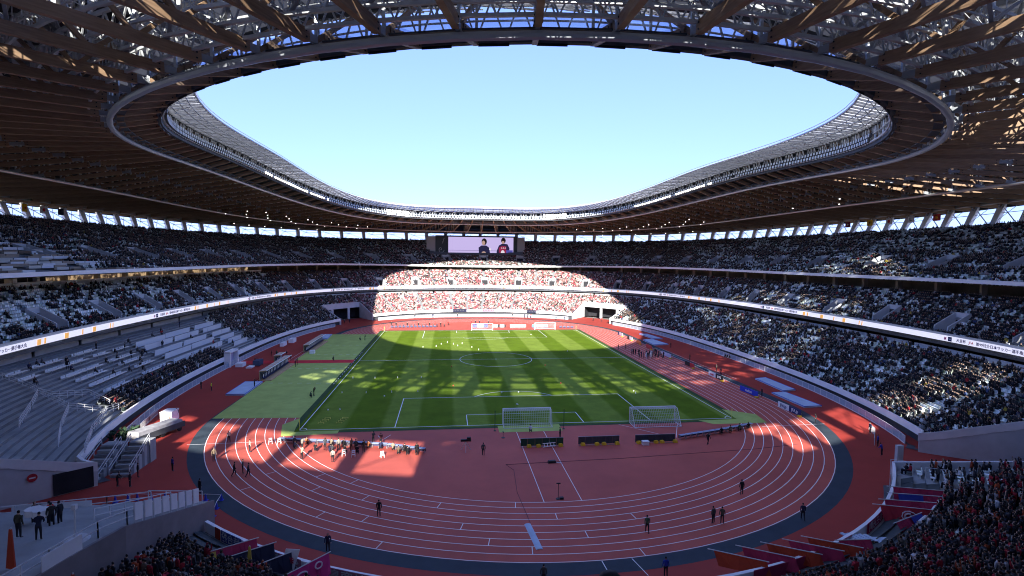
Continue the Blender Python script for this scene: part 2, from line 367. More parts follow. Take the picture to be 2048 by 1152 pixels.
strips('turf_dashes', dl, .032, .11, paint)

# ------------------------------------------------------------------ the bowl of stands
stand = thing('grandstand', 'three tier stadium bowl of pale concrete terraces all round the pitch', 'grandstand')
def tdeg(th): return np.degrees(np.arctan2(np.abs(np.sin(th)), np.abs(np.cos(th))))
thm = (THE[:-1]+THE[1:])/2; GATE = (tdeg(thm) > 40.6) & (tdeg(thm) < 53.0)
PF = ring('para', thm); GATE |= (PF[:, 0] < -33.0) & (PF[:, 1] < 0) & (tdeg(thm) > 45)
TIERS = dict(lower=('low_f', 'low_r', 22, 12), middle=('mid_f', 'mid_r', 17, 0), upper=('up_f', 'up_r', 40, 0))
PM = ring('mid_f', thm)
def visible_cell(j): return True
VOM = {'middle': (3, 8), 'upper': (9, 15), 'lower': None}
def is_vom(name, i, j):
    v = VOM[name]; return v is not None and j % 5 == 2 and v[0] <= i < v[1] and not (name == 'upper' and PM[j, 1] < -90) 
TZ = {}
def build_tier(name):
    F, B, n, gr = TIERS[name]; sub = 1
    XY = [ring(lerp_ring(F, B, i/n), THE) for i in range(n+1)]
    Z = [ring(lerp_ring(F, B, i/(n-1)), THE)[:, 2] for i in range(n)]
    TZ[name] = (XY, Z); b = MB()
    P = lambda i, j, z: (XY[i][j, 0], XY[i][j, 1], z)
    for j in range(NC):
        for i in range(n):
            if name == 'lower' and GATE[j] and i < gr: continue
            v = is_vom(name, i, j); z0, z1 = Z[i][j], Z[i][j+1]
            if v: z0, z1 = Z[VOM[name][0]-1][j], Z[VOM[name][0]-1][j+1]
            b.q(P(i, j, z0), P(i+1, j, z0), P(i+1, j+1, z1), P(i, j+1, z1))
            if i < n-1 and not (v and is_vom(name, i+1, j)) and not (name == 'lower' and GATE[j] and i+1 <= gr-1):
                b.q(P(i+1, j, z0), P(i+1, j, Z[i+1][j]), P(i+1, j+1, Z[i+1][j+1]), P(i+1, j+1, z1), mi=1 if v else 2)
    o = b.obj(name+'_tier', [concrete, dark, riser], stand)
    if VOM[name]:
        a, e = VOM[name]
        for j in range(2, NC, 5):
            if not is_vom(name, a, j) or (PM[j, 1] < -70): continue
            b = MB(); zf = Z[a-1][j]
            for jj, s in ((j, 1), (j+1, -1)):
                p = XY[a][jj]; q = XY[e][jj]; t = XY[a][j+1]-XY[a][j]; t = t/np.linalg.norm(t)*.22*s
                b.hexa([(p[0], p[1], zf-.1), (q[0], q[1], zf-.1), (q[0]+t[0], q[1]+t[1], zf-.1), (p[0]+t[0], p[1]+t[1], zf-.1)],
                       [(p[0], p[1], Z[a][jj]+.75), (q[0], q[1], Z[e][jj]+.95), (q[0]+t[0], q[1]+t[1], Z[e][jj]+.95), (p[0]+t[0], p[1]+t[1], Z[a][jj]+.75)])
            p, q = XY[e][j], XY[e][j+1]; n_ = (XY[e+1][j]-XY[e][j]); n_ = n_/np.linalg.norm(n_)*.25; zt = Z[e][j]
            b.hexa([(p[0], p[1], zt-.5), (q[0], q[1], zt-.5), (q[0]+n_[0], q[1]+n_[1], zt-.5), (p[0]+n_[0], p[1]+n_[1], zt-.5)],
                   [(p[0], p[1], zt+1.0), (q[0], q[1], zt+1.0), (q[0]+n_[0], q[1]+n_[1], zt+1.0), (p[0]+n_[0], p[1]+n_[1], zt+1.0)])
            b.obj('vomitory', concrete_l, stand)
for nm in TIERS: build_tier(nm)
def band(name, ringname, dz0, dz1, thick, m, keep=None, bottom=True, parent=stand, lip=0.):
    """upright band (parapet, ribbon board) following a plan curve; one mesh"""
    P = ring(ringname, THE); a, b2 = RG[ringname][0], RG[ringname][1]; O = ring(lerp_ring(ringname, tuple(np.array(RG[ringname])+np.array([thick, thick, thick, 0, 0, 0, 0, 0, 0, 0, 0])), 1), THE); b = MB()
    if keep is not None and not all(keep):
        st = [j for j in range(NC) if keep[j] and not keep[j-1]]
        for j0 in st:
            kk = np.zeros(NC, bool); j = j0
            while keep[j % NC]: kk[j % NC] = True; j += 1
            band1(name, P, O, dz0, dz1, m, kk, parent)
        return
    band1(name, P, O, dz0, dz1, m, keep, parent)
def band1(name, P, O, dz0, dz1, m, keep, parent):
    b = MB()
    for j in range(NC):
        if keep is not None and not keep[j]: continue
        p, q, r_, s_ = P[j], P[j+1], O[j+1], O[j]; z0, z1 = p[2]+dz0, p[2]+dz1; y0, y1 = q[2]+dz0, q[2]+dz1
        b.q((p[0], p[1], z0), (p[0], p[1], z1), (q[0], q[1], y1), (q[0], q[1], y0))
        b.q((p[0], p[1], z1), (s_[0], s_[1], z1), (r_[0], r_[1], y1), (q[0], q[1], y1))
        b.q((s_[0], s_[1], z1), (s_[0], s_[1], z0), (r_[0], r_[1], y0), (r_[0], r_[1], y1))
        b.q((p[0], p[1], z0), (q[0], q[1], y0), (r_[0], r_[1], y0), (s_[0], s_[1], z0))
        for (e0, e1, jj) in ((p, s_, j-1), (q, r_, (j+1) % NC)):
            if keep is not None and not keep[jj]: b.q((e0[0], e0[1], z0), (e1[0], e1[1], z0), (e1[0], e1[1], z1), (e0[0], e0[1], z1))
    return b.obj(name, m, parent)
nogate = ~GATE
band('lower_parapet', 'para', -1.0, 0, .28, white, nogate)
band('moat_wall', 'low_f', -1.9, -.32, .3, darkgrey, nogate)  # dark grey carries the shade of the recess below the parapet
band('ribbon_board', 'midp', -1.0, .0, .35, ledm)
band('middle_front_rail', 'mid_f', -.6, .98+.35, .12, mat('grey_rail', (.28, .31, .36), .6))
band('middle_slab_edge', 'mid_f', -1.0, -.05, .25, darkgrey)
band('upper_fascia', 'upp', -.72, 0, .45, white)
band('upper_rear_wall', 'up_r', -.6, .55, .4, concrete)
# soffits and concourse walls: rings of quads
def skirt(name, rings, m, parent=stand, keep=None):
    if keep is not None and not all(keep):
        for j0 in [j for j in range(NC) if keep[j] and not keep[j-1]]:
            kk = np.zeros(NC, bool); j = j0
            while keep[j % NC]: kk[j % NC] = True; j += 1
            skirt1(name, rings, m, parent, kk)
        return
    skirt1(name, rings, m, parent, keep)
def skirt1(name, rings, m, parent, keep):
    b = MB(); Q = [ring(k, THE)+np.array([0, 0, dz]) for k, dz in rings]
    for a, c in zip(Q[:-1], Q[1:]):
        for j in range(NC):
            if keep is None or keep[j]: b.q(a[j], c[j], c[j+1], a[j+1])
    return b.obj(name, m, parent)
off = lambda k, d: tuple(np.array(RG[k])+np.array([d, d, d, 0, 0, 0, 0, 0, 0, 0, 0]))
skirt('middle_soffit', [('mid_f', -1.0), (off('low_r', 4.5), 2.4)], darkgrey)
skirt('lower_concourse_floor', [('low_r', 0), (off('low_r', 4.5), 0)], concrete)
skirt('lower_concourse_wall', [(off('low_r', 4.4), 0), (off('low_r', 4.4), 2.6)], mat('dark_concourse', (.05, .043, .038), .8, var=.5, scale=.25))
right = PM[:, 0] > 0
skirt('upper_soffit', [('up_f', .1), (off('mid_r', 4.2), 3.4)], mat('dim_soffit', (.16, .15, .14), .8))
skirt('middle_concourse_floor', [('mid_r', 0), (off('mid_r', 4.2), 0)], concrete)
skirt('middle_concourse_wall', [(off('mid_r', 4.1), 0), (off('mid_r', 4.1), 3.5)], mat('tan_concourse', (.20, .165, .12), .8, var=.35, scale=.3), keep=~((PM[:, 0] < -20) & (PM[:, 1] < 70)))
skirt('lounge_glazing', [(off('mid_r', 4.1), 0), (off('mid_r', 4.1), 3.5)], goldm, keep=(PM[:, 0] < -20) & (PM[:, 1] < 70))
skirt('outer_wall', [(off('up_r', 1.0), -.2), (off('up_r', 1.0), -34.6)], beige)
# back wall of the lower tier (white panels with gaps), one part each
BW = ring('low_r', THE)
for j in range(0, NC, 4):
    if PM[j, 1] < -85: continue
    b = MB(); e = min(j+4, NC)
    for k in range(j, e):
        p, q = BW[k], BW[k+1]
        if k == e-1: q = p+(q-p)*.72
        nv = np.array([p[0], p[1]*.7, 0]); nv = nv/np.linalg.norm(nv)*.2
        b.hexa([p, q, q+nv, p+nv], [p+[0, 0, .95], q+[0, 0, .95], q+nv+[0, 0, .95], p+nv+[0, 0, .95]])
    b.obj('rear_panel', concrete_l, stand)
WL = ring(off('mid_r', .3), THE)
for j in range(0, NC, 4):
    if not (PM[j, 0] < -20 and -60 < PM[j, 1] < 75): continue
    b = MB()
    for k in range(j, min(j+4, NC)):
        p, q = WL[k], WL[k+1]; n_ = np.array([-.2, 0, 0]); b.hexa([p, q, q+n_, p+n_], [p+[0, 0, 1.0], q+[0, 0, 1.0], q+n_+[0, 0, 1.0], p+n_+[0, 0, 1.0]])
    b.obj('concourse_parapet', white, stand)
for y0 in (-52, -42, -32, -22):
    k = np.argmin(np.abs(WL[:, 1]-y0)+(WL[:, 0] > 0)*999); p = WL[k]; b = MB(); b.box((p[0]-.2, p[1], 19.9), (1.6, 9.4, .9)); b.box((p[0]-.2, p[1]-4.3, 21.2), (1.6, 1.0, 2.0)); b.box((p[0]-.2, p[1]+1.2, 21.2), (1.6, .6, 2.0)); b.box((p[0]-.6, p[1]+.2, 21.2), (.8, 8.0, 1.9), mi=1); b.obj('press_box', [white, dark], stand)
# concourse columns
CW = ring(off('mid_r', 1.0), THE)
for j in range(0, NC, 3):
    if PM[j, 1] < -75: continue
    p = CW[j]; b = MB(); b.box((p[0], p[1], 21.0), (.9, .9, 3.4), math.atan2(p[1], p[0])); b.obj('concourse_column', mat('beige_column', (.42, .37, .30), .8), stand)
# corner gates: rake walls, lintel, back wall coloured dark for the tunnel shade, pillars
XY, Z = TZ['lower']
edges = [j for j in range(NC) if GATE[j] and not GATE[j-1]]
for j0 in edges:
    j1 = j0
    while GATE[j1]: j1 += 1
    b = MB(); G = 12
    for jj, s in ((j0, 1), (j1, -1)):
        if PF[jj % NC, 0] < -30 and PF[jj % NC, 1] < -70 and abs(PF[jj % NC, 0]) < 40: continue
        t = XY[0][j0+1]-XY[0][j0]; t = t/np.linalg.norm(t)*.35*s
        bot = []; top = []
        F = ring('para', THE)[jj]
        pts = [F]+[XY[i][jj] for i in range(1, G+1)]; zs = [F[2]]+[Z[i][jj]+.9 for i in range(1, G+1)]
        for a in range(len(pts)-1):
            p, q = pts[a], pts[a+1]
            b.hexa([(p[0], p[1], 0), (q[0], q[1], 0), (q[0]+t[0], q[1]+t[1], 0), (p[0]+t[0], p[1]+t[1], 0)], [(p[0], p[1], zs[a]), (q[0], q[1], zs[a+1]), (q[0]+t[0], q[1]+t[1], zs[a+1]), (p[0]+t[0], p[1]+t[1], zs[a])])
    for j in range(j0, j1):
        p, q = XY[G][j], XY[G][j+1]; z = Z[G][j]; d = np.array([p[0], p[1]*.7, 0]); d = d/np.linalg.norm(d)*.5
        b.hexa([(p[0], p[1], z-1.2), (q[0], q[1], z-1.2), (q[0]+d[0], q[1]+d[1], z-1.2), (p[0]+d[0], p[1]+d[1], z-1.2)], [(p[0], p[1], z+1.0), (q[0], q[1], z+1.0), (q[0]+d[0], q[1]+d[1], z+1.0), (p[0]+d[0], p[1]+d[1], z+1.0)])
        p, q = XY[G+5][j], XY[G+5][j+1]
        b.q((p[0], p[1], 0), (p[0], p[1], z), (q[0], q[1], z), (q[0], q[1], 0), mi=1)
        if (j-j0) % 3 == 2: b.box((XY[G][j][0], XY[G][j][1], z/2-.6), (.9, .9, z-1.2), math.atan2(p[1], p[0]))
    for jj in (j0, j1):
        p, q = XY[G][jj], XY[G+5][jj]; b.q((p[0], p[1], 0), (q[0], q[1], 0), (q[0], q[1], Z[G+4][jj]), (p[0], p[1], Z[G][jj]), mi=1)
    b.obj('corner_gate', [concrete_l, dark], stand)
# glass fence along the track side of the moat
fence = thing('perimeter_fence', 'low pale blue glass fence running round the outside of the red apron', 'fence')
FT = equal_th('fence', 250); FP = ring('fence', FT)
for k in range(250):
    p, q = FP[k], FP[(k+1) % 250]; m_ = (FT[k]); td = float(tdeg(np.array(m_)))
    if 39 < td < 54 or p[1] < -72: continue
    b = MB(); d = q-p; L_ = np.linalg.norm(d[:2]); a = math.atan2(d[1], d[0]); c = (p+q)/2
    b.box((c[0], c[1], .62), (L_-.08, .04, 1.0), a, mi=0); b.box((c[0], c[1], 1.16), (L_, .07, .07), a, mi=1); b.box((p[0], p[1], .58), (.07, .10, 1.16), a, mi=1); b.box((c[0], c[1], .07), (L_, .12, .14), a, mi=1)
    b.obj('fence_panel', [fenceglass, steel_w], fence)
skirt('front_walk', [(off('para', .2), -.9), ('low_f', 0)], concrete, keep=nogate)
# floor strip of the moat, dark grey like its wall
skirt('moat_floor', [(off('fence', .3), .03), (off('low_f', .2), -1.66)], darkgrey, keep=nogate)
# columns and braces that carry the roof over the back of the upper tier
roof = thing('stadium_roof', 'timber and steel truss roof ringing the open oval over the pitch', 'roof')
NB = 108
# ------------------------------------------------------------------ roof
tC = equal_th('C', NB, .5); pC = ring('C', tC)
dpl = ring('C', tC+1e-3)-ring('C', tC-1e-3); nC = np.stack([dpl[:, 1], -dpl[:, 0]], 1); nC /= np.linalg.norm(nC, axis=1)[:, None]
pD = hit('D', pC, nC, -15, 5); pT = hit('T', pC, nC, -40, 0); pB = hit('B', pC, nC, 0, 60); pA = hit('A', pC, nC, 5, 110); pE = hit('eave', pC, nC, 5, 120)
pU = hit('up_r', pC, nC, 5, 120)
up_ = lambda P, h: P+np.array([0, 0, h])
tD, tCc, tB, tA, tE = up_(pD, 2.9), up_(pC, 5.2), up_(pB, 6.0), up_(pA, 4.2), up_(pE, 2.2)
def along(a, b, t): return a+(b-a)*t
for k in range(NB):
    b = MB()
    low = [pD[k], pC[k], pB[k], pA[k], pE[k]]; top = [tD[k], tCc[k], tB[k], tA[k], tE[k]]
    b.beam(pT[k], tD[k], .28, .45)                                       # canopy rafter
    for a, c in zip(top[:-1], top[1:]): b.beam(a, c, .32, .4)
    b.beam(low[0], low[1], .22, .3); b.beam(low[2], low[4], .22, .4)
    b.beam(pC[k], pB[k], .26, .5)
    nseg = [1, max(2, int(round(np.linalg.norm(pB[k]-pC[k])/5.2))), max(2, int(round(np.linalg.norm(pA[k]-pB[k])/6))), 1]
    for s in range(4):
        for i in range(nseg[s]):
            l0, l1 = along(low[s], low[s+1], i/nseg[s]), along(low[s], low[s+1], (i+1)/nseg[s])
            t0, t1 = along(top[s], top[s+1], i/nseg[s]), along(top[s], top[s+1], (i+1)/nseg[s])
            b.beam(l0, t0, .2, .2, mi=1, upv=(1, 0, 0))
            b.beam(l0 if i % 2 else t0, t1 if i % 2 else l1, .24, .3, mi=2)
    b.beam(pE[k], tE[k], .3, .3, upv=(1, 0, 0))
    tr = b.obj('roof_truss', [steel, steel_l, wood], roof)
    d1 = pB[k]-pC[k]; L1 = np.linalg.norm(d1); mid = .52
    def wb(name, p, q, t0, t1, w_=.44, h=.78):
        b = MB(); P, Q = along(p, q, t0), along(p, q, t1); b.beam(P, Q, w_, h)
        d = (Q-P)/np.linalg.norm(Q-P); sd = np.cross(d, (0, 0, 1)); sd /= np.linalg.norm(sd)
        if pC[k, 1] < -20:                                               # bolt heads by the joints
            for e, s in ((P, 1), (Q, -1)):
                for dz in (.2, -.2):
                    for sg in (1, -1): b.box(e+d*s*.35+sd*sg*(w_/2+.01)+np.array([0, 0, dz]), (.1, .1, .1), math.atan2(d[1], d[0]), mi=1)
        b.obj(name, [wood, blackm], tr)
    wb('tip_beam', pD[k], pC[k], .04, .88, .42, .8)
    g_ = .9/L1
    wb('inner_beam', pC[k], pB[k], g_, mid-g_)
    wb('middle_beam', pC[k], pB[k], mid+g_, 1-g_)
    wb('outer_beam', pB[k], pE[k], .03, .95, .42, .9)
def ringbeam(name, P, r, m, n=6): b = MB(); b.tube(P, r, n, closed=True); return b.obj(name, m, roof)
def ringbox(name, P, wd, h, m):
    b = MB(); N = len(P)
    for k in range(N): b.beam(P[k], P[(k+1) % N], wd, h)
    return b.obj(name, m, roof)
railm = mat('pale_rail', (.50, .52, .55), .35, metal=.4)
ringbeam('ring_rail', up_(pC, -.55), .30, railm, 8)
for t_, hz in ((.05, .3), (.11, .6), (.17, .9), (.24, 1.1)):
    lo_, hi_ = along(pC, pB, t_)+[0, 0, hz], along(pC, pB, t_)+[0, 0, hz+1.3]
    b = MB()
    for k in range(NB):
        j = (k+1) % NB; b.beam(lo_[k], lo_[j], .22, .22); b.beam(hi_[k], hi_[j], .22, .22)
        for i in range(4): b.beam(along(lo_[k], lo_[j], i/4), along(hi_[k], hi_[j], (i+.5)/4), .1, .1); b.beam(along(hi_[k], hi_[j], (i+.5)/4), along(lo_[k], lo_[j], (i+1)/4), .1, .1)
    b.obj('ring_girder', steel_l, roof)
ringbox('catwalk', up_(pC, .1)+np.concatenate([nC*-.9, np.zeros((NB, 1))], 1), .9, .12, darkgrey)
ringbeam('ring_rail', up_(pB, -.5), .28, railm, 8)
ringbeam('ring_rail', up_(pA, -.4), .25, railm, 8)
ringbox('ring_girder', up_(pA, .2), .3, .8, steel)
ringbox('lip_girder', pD, .5, .5, darkgrey)
ringbeam('lip_rail', up_(pD, .35)+np.concatenate([nC*-.45, np.zeros((NB, 1))], 1), .14, steel_w)
ringbeam('lip_rail', up_(pD, 1.5)+np.concatenate([nC*-.25, np.zeros((NB, 1))], 1), .08, steel_l)
ringbox('lip_girder', tD, .35, .4, darkgrey)
b = MB()
for k in range(NB):
    if pC[k, 1] < -40: continue
    j = (k+1) % NB; n0, n1 = np.array([*nC[k]*.8, 0]), np.array([*nC[j]*.8, 0]); b.q(pD[k]+n0, pD[j]+n1, tD[j]+n1-[0, 0, .1], tD[k]+n0-[0, 0, .1])
b.obj('lip_shade_sheet', mat('lip_shade_sheet', (.04, .05, .06), .7), roof)  # dark sheet added to paint the unlit depth behind the lattice
ringbeam('canopy_rail', pT, .16, steel_w); ringbeam('canopy_rail', up_(pT, .5), .07, steel_l)
ringbeam('canopy_rail', along(pT, tD, .5)+[0, 0, -.3], .09, steel)
# hung combs of louvre fins under the lip, bay by bay at the near end
for k in range(NB):
    if pC[k, 1] > -45: continue
    a, c = pD[k], pD[(k+1) % NB]; b = MB(); n_ = np.array([*nC[k], 0])
    for i in range(14): b.box(along(a, c, (i+.5)/28+.05)+[0, 0, -.34], (.05, .3, .2), math.atan2(nC[k, 1], nC[k, 0]))
    b.obj('louvre_comb', blackm, roof)
# top purlins
for s, (P, Q, ts) in enumerate(((tCc, tB, (.1, .22, .34, .46, .58, .7, .82, .94)), (tB, tA, (.15, .35, .55, .75)))):
    for t in ts: ringbox('purlin', along(P, Q, t)+[0, 0, -.3], .18, .3, steel_l if s == 0 else steel)
# bracing between the trusses near the opening, in view above the near beams
for k in range(NB):
    j = (k+1) % NB
    if pC[k, 1] > -35: continue
    b = MB()
    for t in (.1, .3, .5):
        b.beam(along(pC[k], pB[k], t)+[0, 0, .5], along(tCc[j], tB[j], t+.1), .2, .2, mi=0); b.beam(along(pC[j], pB[j], t)+[0, 0, .5], along(tCc[k], tB[k], t+.1), .2, .2, mi=0)
        b.beam(along(tCc[k], tB[k], t), along(tCc[j], tB[j], t+.15), .12, .16, mi=1); b.beam(along(tCc[j], tB[j], t), along(tCc[k], tB[k], t+.15), .12, .16, mi=1)
    for t in (.04, .14, .26, .38, .5, .66):
        for f_ in (.25, .8):
            p, q = along(along(pC[k], tCc[k], f_), along(pB[k], tB[k], f_), t), along(along(pC[j], tCc[j], f_), along(pB[j], tB[j], f_), t)
            b.beam(p, q, .09, .09, mi=1)
            for i in range(5): b.beam(along(p, q, i/5), along(p, q, (i+1)/5)+np.array([0, 0, .55 if i % 2 else -.55]), .05, .05, mi=1)
            b.beam(along(p, q, .35), along(p, q, .35)+[0, 0, 1.6], .05, .05, mi=1); b.beam(along(p, q, .65), along(p, q, .65)+[0, 0, 1.6], .05, .05, mi=1); b.beam(along(p, q, .35)+[0, 0, 1.6], along(p, q, .65)+[0, 0, 1.6], .05, .05, mi=1)
    for t in (.08, .2, .32, .44, .6, .8):
        p, q = along(along(pC[k], tCc[k], .55), along(pB[k], tB[k], .55), t), along(along(pC[j], tCc[j], .55), along(pB[j], tB[j], .55), t)
        b.beam(p, q, .5, .08, mi=1); b.beam(p+[0, 0, .5], q+[0, 0, .5], .06, .06, mi=1)
    b.obj('wind_brace', [steel, steel_l], roof)
# deck, skylights, canopy panes: one of each per bay
TH_ = .22
def slab(b, p, q, r_, s_): b.hexa([p, q, r_, s_], [p+[0, 0, TH_], q+[0, 0, TH_], r_+[0, 0, TH_], s_+[0, 0, TH_]])
LB = np.linalg.norm((pB-pC)[:, :2], axis=1); LA = np.linalg.norm((pA-pB)[:, :2], axis=1); LE = np.linalg.norm((pE-pA)[:, :2], axis=1)
def top_at(k, d):
    """roof top point of truss k, d metres out from ring C"""
    if d <= LB[k]: return along(tCc[k], tB[k], d/LB[k])
    if d <= LB[k]+LA[k]: return along(tB[k], tA[k], (d-LB[k])/LA[k])
    return along(tA[k], tE[k], min(1, (d-LB[k]-LA[k])/LE[k]))
for k in range(NB):
    j = (k+1) % NB; b = MB(); gb = MB()
    f = .15
    out = LB[k]+LA[k]+LE[k]; outj = LB[j]+LA[j]+LE[j]
    st = [0.]
    y = pC[k, 1]
    sky_on = y < (-40 if pC[k, 0] > 0 else -84)
    d = 6.0; segs = [(0., 6., 0)] if not sky_on else []
    if sky_on:
        c = MB(); F0, F1, F2, F3 = [x+np.array([0, 0, .25]) for x in (top_at(k, 0), top_at(j, 0), top_at(j, 6.), top_at(k, 6.))]; slab(c, F0, F1, F2, F3); c.obj('lip_pane', fritted2, roof)  # translucent deck strip, added to brighten the near trusses
    end = min(out, outj)-1
    if sky_on:
        while d+5.4 < min(38., end): segs += [(d, d+4.0, 1), (d+4.0, d+5.8, 0)]; d += 5.8
    while d < end: e = min(end, d+8); segs.append((d, e, 0)); d = e
    for d0, d1, op in segs:
        s0, s1 = d0, d1
        A0, A1, B0, B1 = top_at(k, s0), top_at(k, s1), top_at(j, s0), top_at(j, s1)
        A0, A1, B0, B1 = [x+np.array([0, 0, .25]) for x in (A0, A1, B0, B1)]
        if op:
            l0, l1, r0, r1 = along(A0, B0, .16), along(A1, B1, .16), along(A0, B0, .86), along(A1, B1, .86)
            slab(b, A0, l0, l1, A1); slab(b, r0, B0, B1, r1)
            for q_ in range(2):
                u0, u1, u2_, u3 = along(l0, l1, q_/2), along(r0, r1, q_/2), along(r0, r1, q_/2+.46), along(l0, l1, q_/2+.46)
                gb.hexa([u0, u1, u2_, u3], [x+np.array([0, 0, .05]) for x in (u0, u1, u2_, u3)])
                b.beam(along(l0, l1, q_/2+.48), along(r0, r1, q_/2+.48), .08, .06)
        else: slab(b, A0, B0, B1, A1)
    A0, B0, A1, B1 = top_at(k, end), top_at(j, end), tE[k], tE[j]
    slab(b, up_(A0, .25), up_(B0, .25), up_(B1, .25), up_(A1, .25))
    slab(b, up_(pE[k], -.25), up_(pE[j], -.25), up_(tE[j], .2)+np.array([*nC[j]*.3, 0]), up_(tE[k], .2)+np.array([*nC[k]*.3, 0]))
    b.obj('roof_panel', deckm, roof)
    if gb.v: gb.obj('skylight', skyglass, roof)
    c = MB(); slab(c, up_(tD[k], .2), up_(tD[j], .2), up_(tCc[j], .25), up_(tCc[k], .25)); c.obj('lip_pane', fritted2, roof)
    c = MB(); slab(c, up_(pD[k], .5), up_(pD[j], .5), up_(pC[j], .45), up_(pC[k], .45)); c.obj('soffit_panel', navyglass if pC[k, 1] < -40 else mat('navy_soffit', (.03, .033, .042), .6, var=.3, scale=.7), roof)
    c = MB(); c.hexa([along(pT[k], pT[j], .03), along(pT[k], pT[j], .97), along(tD[k], tD[j], .97), along(tD[k], tD[j], .03)], [x+np.array([0, 0, .06]) for x in (along(pT[k], pT[j], .03), along(pT[k], pT[j], .97), along(tD[k], tD[j], .97), along(tD[k], tD[j], .03))])
    c.obj('canopy_pane', fritted, roof)
    c = MB()
    for f_ in (.33, .67): c.beam(along(pT[k], pT[j], f_)-[0, 0, .15], along(tD[k], tD[j], f_)-[0, 0, .15], .14, .25)
    for f_ in (.25, .75): c.beam(along(pT[k], tD[k], f_)-[0, 0, .4], along(pT[j], tD[j], f_)-[0, 0, .4], .1, .1); c.beam(along(pT[k], tD[k], f_)-[0, 0, .4], along(pT[j], tD[j], 1-f_)-[0, 0, .7], .08, .08)
    c.obj('canopy_rafter', steel, roof)
    # lattice of the lip face
    l = MB()
    a0, a1, c0, c1 = pD[k], pD[j], tD[k], tD[j]
    for i in range(2):
        p, q, r_ = along(a0, a1, i/2), along(a0, a1, (i+1)/2), along(c0, c1, (i+.5)/2); l.beam(p, r_, .12, .12); l.beam(r_, q, .12, .12)
    l.obj('lip_lattice', steel_l, roof)
# rows of floodlights on the lip face (far half and sides are what the stand can see)
fl_mesh = {}
for lit in (0, 1):
    b = MB(); b.box((0, 0, 0), (.80, .34, .56), mi=0); b.box((0, -.19, 0), (.70, .05, .48), mi=1); b.beam((0, .1, -.23), (0, .1, -.5), .06, .06, mi=0)
    fl_mesh[lit] = b.mesh('floodlight', [darkgrey, lamp if lit else lampoff])
tl = equal_th('D', 400); PL = ring('D', tl); DL = ring('D', tl+1e-3)-PL
stuff = MB(); cnt = 0
for k in range(400):
    p = PL[k]
    if p[1] < -62: continue
    rz = math.atan2(DL[k, 1], DL[k, 0]); inw = np.array([-math.sin(rz), math.cos(rz), 0])
    lit1 = (p[0] < 0 and 12 < p[1] < 52) or (p[0] > 0 and 8 < p[1] < 50)
    bank = abs(abs(p[0])-32) < 4.5 and p[1] > 60
    if cnt < 300:
        link('floodlight', fl_mesh[1 if (lit1 or bank) and random.random() < .9 else 0], roof, tuple(p+inw*.7+np.array([0, 0, .62])), rz+math.pi); cnt += 1
    for h in ((1.35, 2.05) if bank else (1.35,)):
        q = p+inw*.5+np.array([0, 0, h]); stuff.box(q, (.80, .34, .56), rz, mi=0); stuff.box(q+inw*.19, (.70, .05, .48), rz, mi=2 if bank else 1)
so = stuff.obj('floodlights', [darkgrey, lampoff, lamp], roof, kind='stuff')
# small lit lamps hung below the trusses
sb = MB(); sb.cone((0, 0, 0), .16, .22, .25); sb.sphere((0, 0, -.02), .15, 8, 6, mi=1); sm = sb.mesh('hanging_lamp', [darkgrey, lamp])
for k in range(NB):
    y = pC[k, 1]
    if 42 < y < 88 and abs(pC[k, 0]) > 20:
        for t in ((.55, .8) if k % 2 else (.66, .93)): link('hanging_lamp', sm, roof, tuple(along(pC[k], pB[k], t)+[0, 0, -1.0]))
    if 60 < y and abs(pC[k, 0]) > 34:
        link('hanging_lamp', sm, roof, tuple(along(pB[k], pA[k], .6)+[0, 0, -1.0]))
for px in ((84, -12), (80, 0), (76, -22)): link('hanging_lamp', sm, roof, (px[0], px[1], 40.1))
# columns between the top row and the eave
for k in range(NB):
    p, q = pU[k], pE[k]
    if abs(p[0]) < 24 and p[1] < 0: pass
    b = MB(); t = np.array([-nC[k, 1], nC[k, 0], 0]); n_ = np.array([*nC[k], 0])
    w0 = .68 if p[1] > -60 else 1.05
    o0, o1 = p+n_*.4, q+n_*-.3+np.array([0, 0, .6])
    b.hexa([o0-t*w0, o0+t*w0, o0+t*w0+n_*.9, o0-t*w0+n_*.9], [o1-t*w0*1.3, o1+t*w0*1.3, o1+t*w0*1.3+n_*.9, o1-t*w0*1.3+n_*.9])
    b.obj('roof_column', white, roof)
    j = (k+1) % NB; b = MB()
    b.beam(pU[k]+[0, 0, .4], along(pE[k], pE[j], .98), .16, .16); 
    b.beam(along(pU[k], pU[j], .95)+[0, 0, .4], along(pE[k], pE[j], .5), .12, .12)
    b.beam(along(pU[k], pE[k], .7), along(pU[j], pE[j], .7), .12, .14)
    b.obj('column_brace', steel_w, roof)
